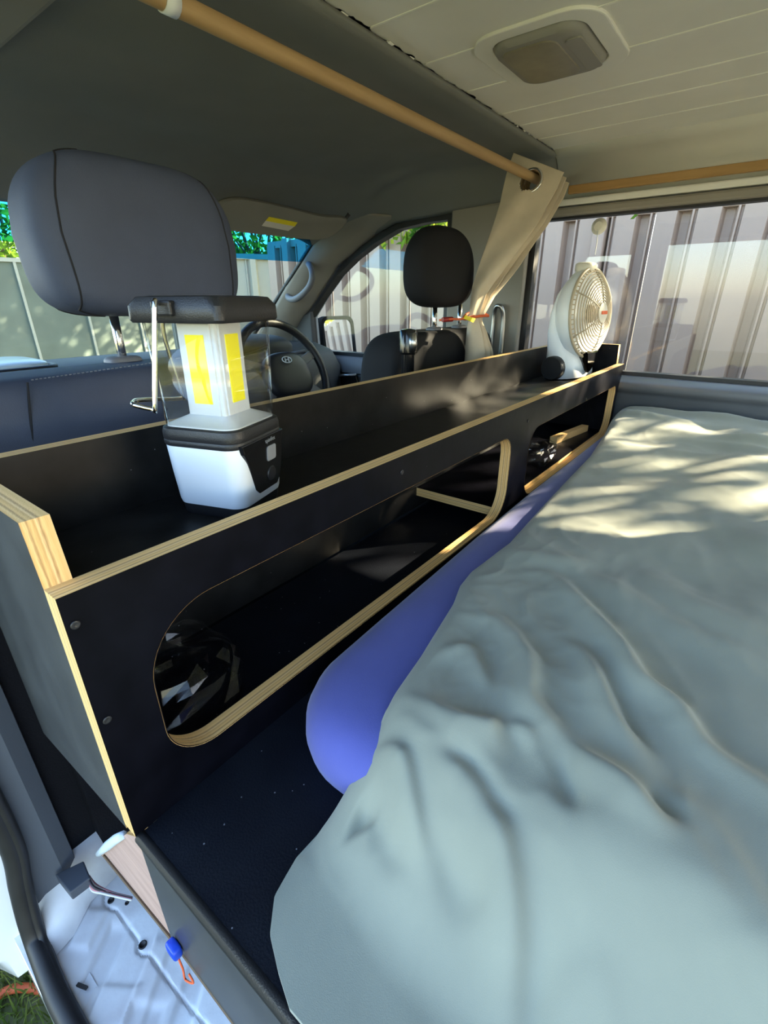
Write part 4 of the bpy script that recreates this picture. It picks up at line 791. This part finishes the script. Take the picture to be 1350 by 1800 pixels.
# gathered curtain: pleated sheet lofted from rod to tie to hem
NP = 5
tp = dict(a=at(899, 262, 0, 1.475), b=at(990, 300, 0, 1.475))
def cur(u, v):
    # u along the cloth, v down from heading (0) to hem (1)
    ph = u * NP; k = int(min(NP - 1e-6, ph)); f = ph - k; tri = f if k % 2 == 0 else 1 - f; tri = .5 - .5 * math.cos(PI * tri) * (.55 + .45 * abs(math.cos(PI * tri)) ** .3) if False else tri
    sg = lambda T_: lerp(T_, v)
    # centre line of the bundle
    cx = sg([(0, 1.420), (.25, 1.385), (.5, 1.325), (.66, 1.265), (.74, 1.235), (.80, 1.240), (.90, 1.250), (1, 1.255)])
    cy_ = sg([(0, .276), (.25, .297), (.5, .326), (.66, .343), (.74, .346), (.80, .342), (.90, .338), (1, .338)])
    cz = sg([(0, .757), (.25, .645), (.5, .53), (.66, .445), (.74, .380), (.80, .345), (.9, .28), (1, .20)])
    wy = sg([(0, .142), (.08, .142), (.25, .115), (.5, .074), (.66, .040), (.74, .024), (.80, .042), (.88, .060), (1, .060)])
    wx = sg([(0, .055), (.25, .065), (.5, .070), (.66, .055), (.74, .030), (.80, .040), (1, .060)])
    yy = cy_ + wy * (.5 - tri); xx = cx + wx * (u - .5) * 1.1 + .012 * math.sin(PI * tri) * sg([(0, .3), (.3, 1), (1, .8)]) * (1 if k % 2 else -1)
    zz = cz + sg([(0, .040), (.3, .03), (.7, .01), (1, 0)]) * (.5 - tri) * 1.4 + (-.02 * u if v < .1 else -.02 * u * (1 - v))
    cr = .0035 * math.sin(ph * 7 + v * 13) * min(1, v * 3) + .003 * math.sin(u * 37 + v * 9) * min(1, v * 2)
    if v > .76: rr = 1.0 + .25 * math.sin(u * 21); yy += .006 * rr * math.sin(u * 17) * (v - .76) * 6; xx += .008 * math.cos(u * 19 + 1) * (v - .76) * 6
    return (xx + cr, yy + cr, min(zz, .7935))
m_ = MB(); m_.grid(cur, 240, 150); keep = []
for f in m_.f:
    c = sum((Vector(m_.v[i]) for i in f), Vector()) / 4; keep.append(not (c.z > .69 and math.hypot(c.y - (RY - .006), c.z - (RZ - .012)) < .0265))
m_.f = [f for f, k in zip(m_.f, keep) if k]; m_.m = [0] * len(m_.f)
t = thing('curtain', (1.25, .34, .20), 'beige linen curtain gathered on the rod and tied back to the driver seat', 'curtain'); cu_ = m_.build('curtain_cloth', M['curtain'], t, smooth=True, solid=.0012)
for k in range(5):
    xg = 1.3775 + .0135 * k; c = Vector((xg, RY - .006, RZ - .012)); m_ = MB()
    m_.lathe([(.0325, -.0022), (.0310, -.0045), (.0265, -.0045), (.0240, -.0016), (.0240, .0016), (.0265, .0045), (.0310, .0045), (.0325, .0022)], c, (1, .06, -.28), 32); m_.f = m_.f[:-2]; m_.m = m_.m[:-2]
    n0 = 32; m_.f += [(7 * n0 + i, 7 * n0 + (i + 1) % n0, (i + 1) % n0, i) for i in range(n0)]; m_.m += [0] * n0; m_.build('eyelet', M['chrome'], t, smooth=True)
# tie back: orange cord, dark red clip, yellow tag
tc = Vector((1.235, .346, .380)); t = thing('curtain_tie', tc, 'orange cord tie with a yellow tag holding the curtain to the headrest post', 'curtain tie')
L = []
for k in range(40): a = 2 * PI * k / 40; L.append(tc + Vector((.036 * math.cos(a), .034 * math.sin(a), .004 * math.sin(a * 2) + .006 * math.cos(a))))
m_ = MB(); m_.tube(L, .0035, 8, closed=True); m_.build('cord_loop', M['orange'], t, smooth=True)
a_ = tc + Vector((-.030, -.012, 0)); b_ = at(786, 561, 1, .405); c_ = at(772, 563, 1, .425)
m_ = MB(); m_.tube([a_, (a_ + b_) / 2 + Vector((0, 0, -.004)), b_, c_], .0030, 8); m_.build('cord', M['orange'], t, smooth=True)
d_ = (b_ - c_).normalized(); m_ = MB(); m_.tube([at(778, 562, 1, .412), at(795, 561, 1, .398)], .0068, 10); m_.build('clip', M['red'], t, smooth='auto')
m_ = MB(); P4 = [at(x, y, 1, .308) for x, y in ((818, 554), (836, 560), (832, 567), (815, 560))]; m_.add(P4, [(0, 1, 2, 3)]); m_.build('tag', M['yellow'], t, solid=.0008)

# dome lamp in the roof
t = thing('dome_lamp', (.915, .085, .80), 'rounded rectangular roof lamp with an amber grey lens', 'lamp')
cxl, cyl = .915, .085; m_ = MB(); m_.prism([rrect(.800, 1.036, -.028, .182, .055, 8), rrect(.826, 1.008, .002, .153, .036, 8)], 'Z', .795, .8015, 0, 0); m_.build('roof_frame', M['white_paint'], t, bevel=.002)
m_ = MB(); m_.loft([[(cxl + (a - cxl) * s, cyl + (b - cyl) * s, z) for a, b in rrect(.828, 1.006, .004, .151, .034, 8)] for s, z in ((1, .800), (.985, .792), (.93, .787), (.80, .786))]); bz = m_.build('lens_housing', M['dome_b'], t, smooth='auto')
m_ = MB(); m_.loft([[(a, b, z) for a, b in rrect(.842 + d, .992 - d, .045 + d, .138 - d, .02, 6)] for d, z in ((0, .7875), (.002, .7845), (.012, .7835))]); m_.build('lens', M['dome'], bz, smooth='auto')
m_ = MB(); m_.box(.925, .958, .0225, .0245, .7845, .7875); m_.build('switch_slot', M['rubber'], bz); m_ = MB(); m_.prism([rrect(.86, .985, .010, .036, .008, 4)], 'Z', .784, .788, 0, 0); m_.build('switch', M['dome_b'], bz, bevel=.0015)

# suction cup on the window
c = at(1053, 398, 0, 1.614); t = thing('suction_cup', c, 'clear round suction cup stuck on the bed window', 'suction cup')
MB().lathe([(.022, 0), (.019, .004), (.014, .006), (.012, .009), (.001, .010)], c, (-1, 0, 0), 24).build('cup', M['cream_plastic'], t, smooth='auto'); MB().tube([c + Vector((-.008, 0, -.004)), c + Vector((-.010, -.004, -.04)), c + Vector((-.006, -.003, -.075))], .0012, 6).build('hanging_string', M['wire_white'], t)

# ---- bits on the floor beside the platform: connector, wires, blue cap
t = thing('wire_connector', (-.02, .24, -.30), 'slate grey plug connector hanging from the door pillar foot', 'connector')
m_ = MB(); P5 = [at(x, y, 2, -.285) for x, y in ((98, 1540), (148, 1516), (160, 1546), (124, 1573))]; m_.loft([[p + Vector((0, 0, d)) for p in P5] for d in (-.012, .004)]); m_.build('plug', M['conn'], t, bevel=.0015)
for k, (mk, dz) in enumerate((('wire_pink', 0), ('wire_white', .003), ('wire_dark', .005), ('wire_pink', -.003), ('wire_white', -.005))):
    m_ = MB(); m_.tube(spline([at(156, 1540 + k * 2, 2, -.290 + dz), at(166 - k, 1553 + 3 * k, 2, -.292 + dz), at(180, 1562 + 2 * k, 2, -.296), at(200, 1570 + 1.2 * k, 2, -.30), at(232, 1578 + k, 2, -.305)], 6), .0017, 6); m_.build('wire', M[mk], t, smooth=True)
c = at(306, 1668, 0, -.004); t = thing('blue_clip', c, 'small bright blue cap clipped to the platform side panel', 'clip')
m_ = MB(); m_.squad(c, .005, .0085, .0080, .5, .5, 18, 12); m_.build('cap', M['blue'], t, smooth=True); m_ = MB(); m_.tube(spline([c + Vector((0, -.004, -.006)), at(316, 1690, 0, -.003), at(322, 1705, 0, -.003), at(326, 1722, 0, -.003), at(340, 1728, 0, -.003), at(332, 1712, 0, -.003)], 5), .0010, 6); m_.build('red_wire', M['orange'], t, smooth=True)

# ---- outer roof skin closes the van above the lining
r_ = MB(); r_.loft([[(-.12, y, .70), (-.10, y, .82), (.1, y, .85), (1.45, y, .85), (1.64, y, .80), (1.66, y, .70)] for y in (-1.95, .9)] + [[(-.12, 1.22, .62), (-.10, 1.22, .655), (.1, 1.24, .672), (1.45, 1.24, .672), (1.60, 1.22, .655), (1.62, 1.20, .60)]], closed=False)
struct(r_.build('roof', M['body_paint'], solid=.004), 'white outer roof skin')
for o in bpy.data.objects:
    if '_o' in o: del o['_o']
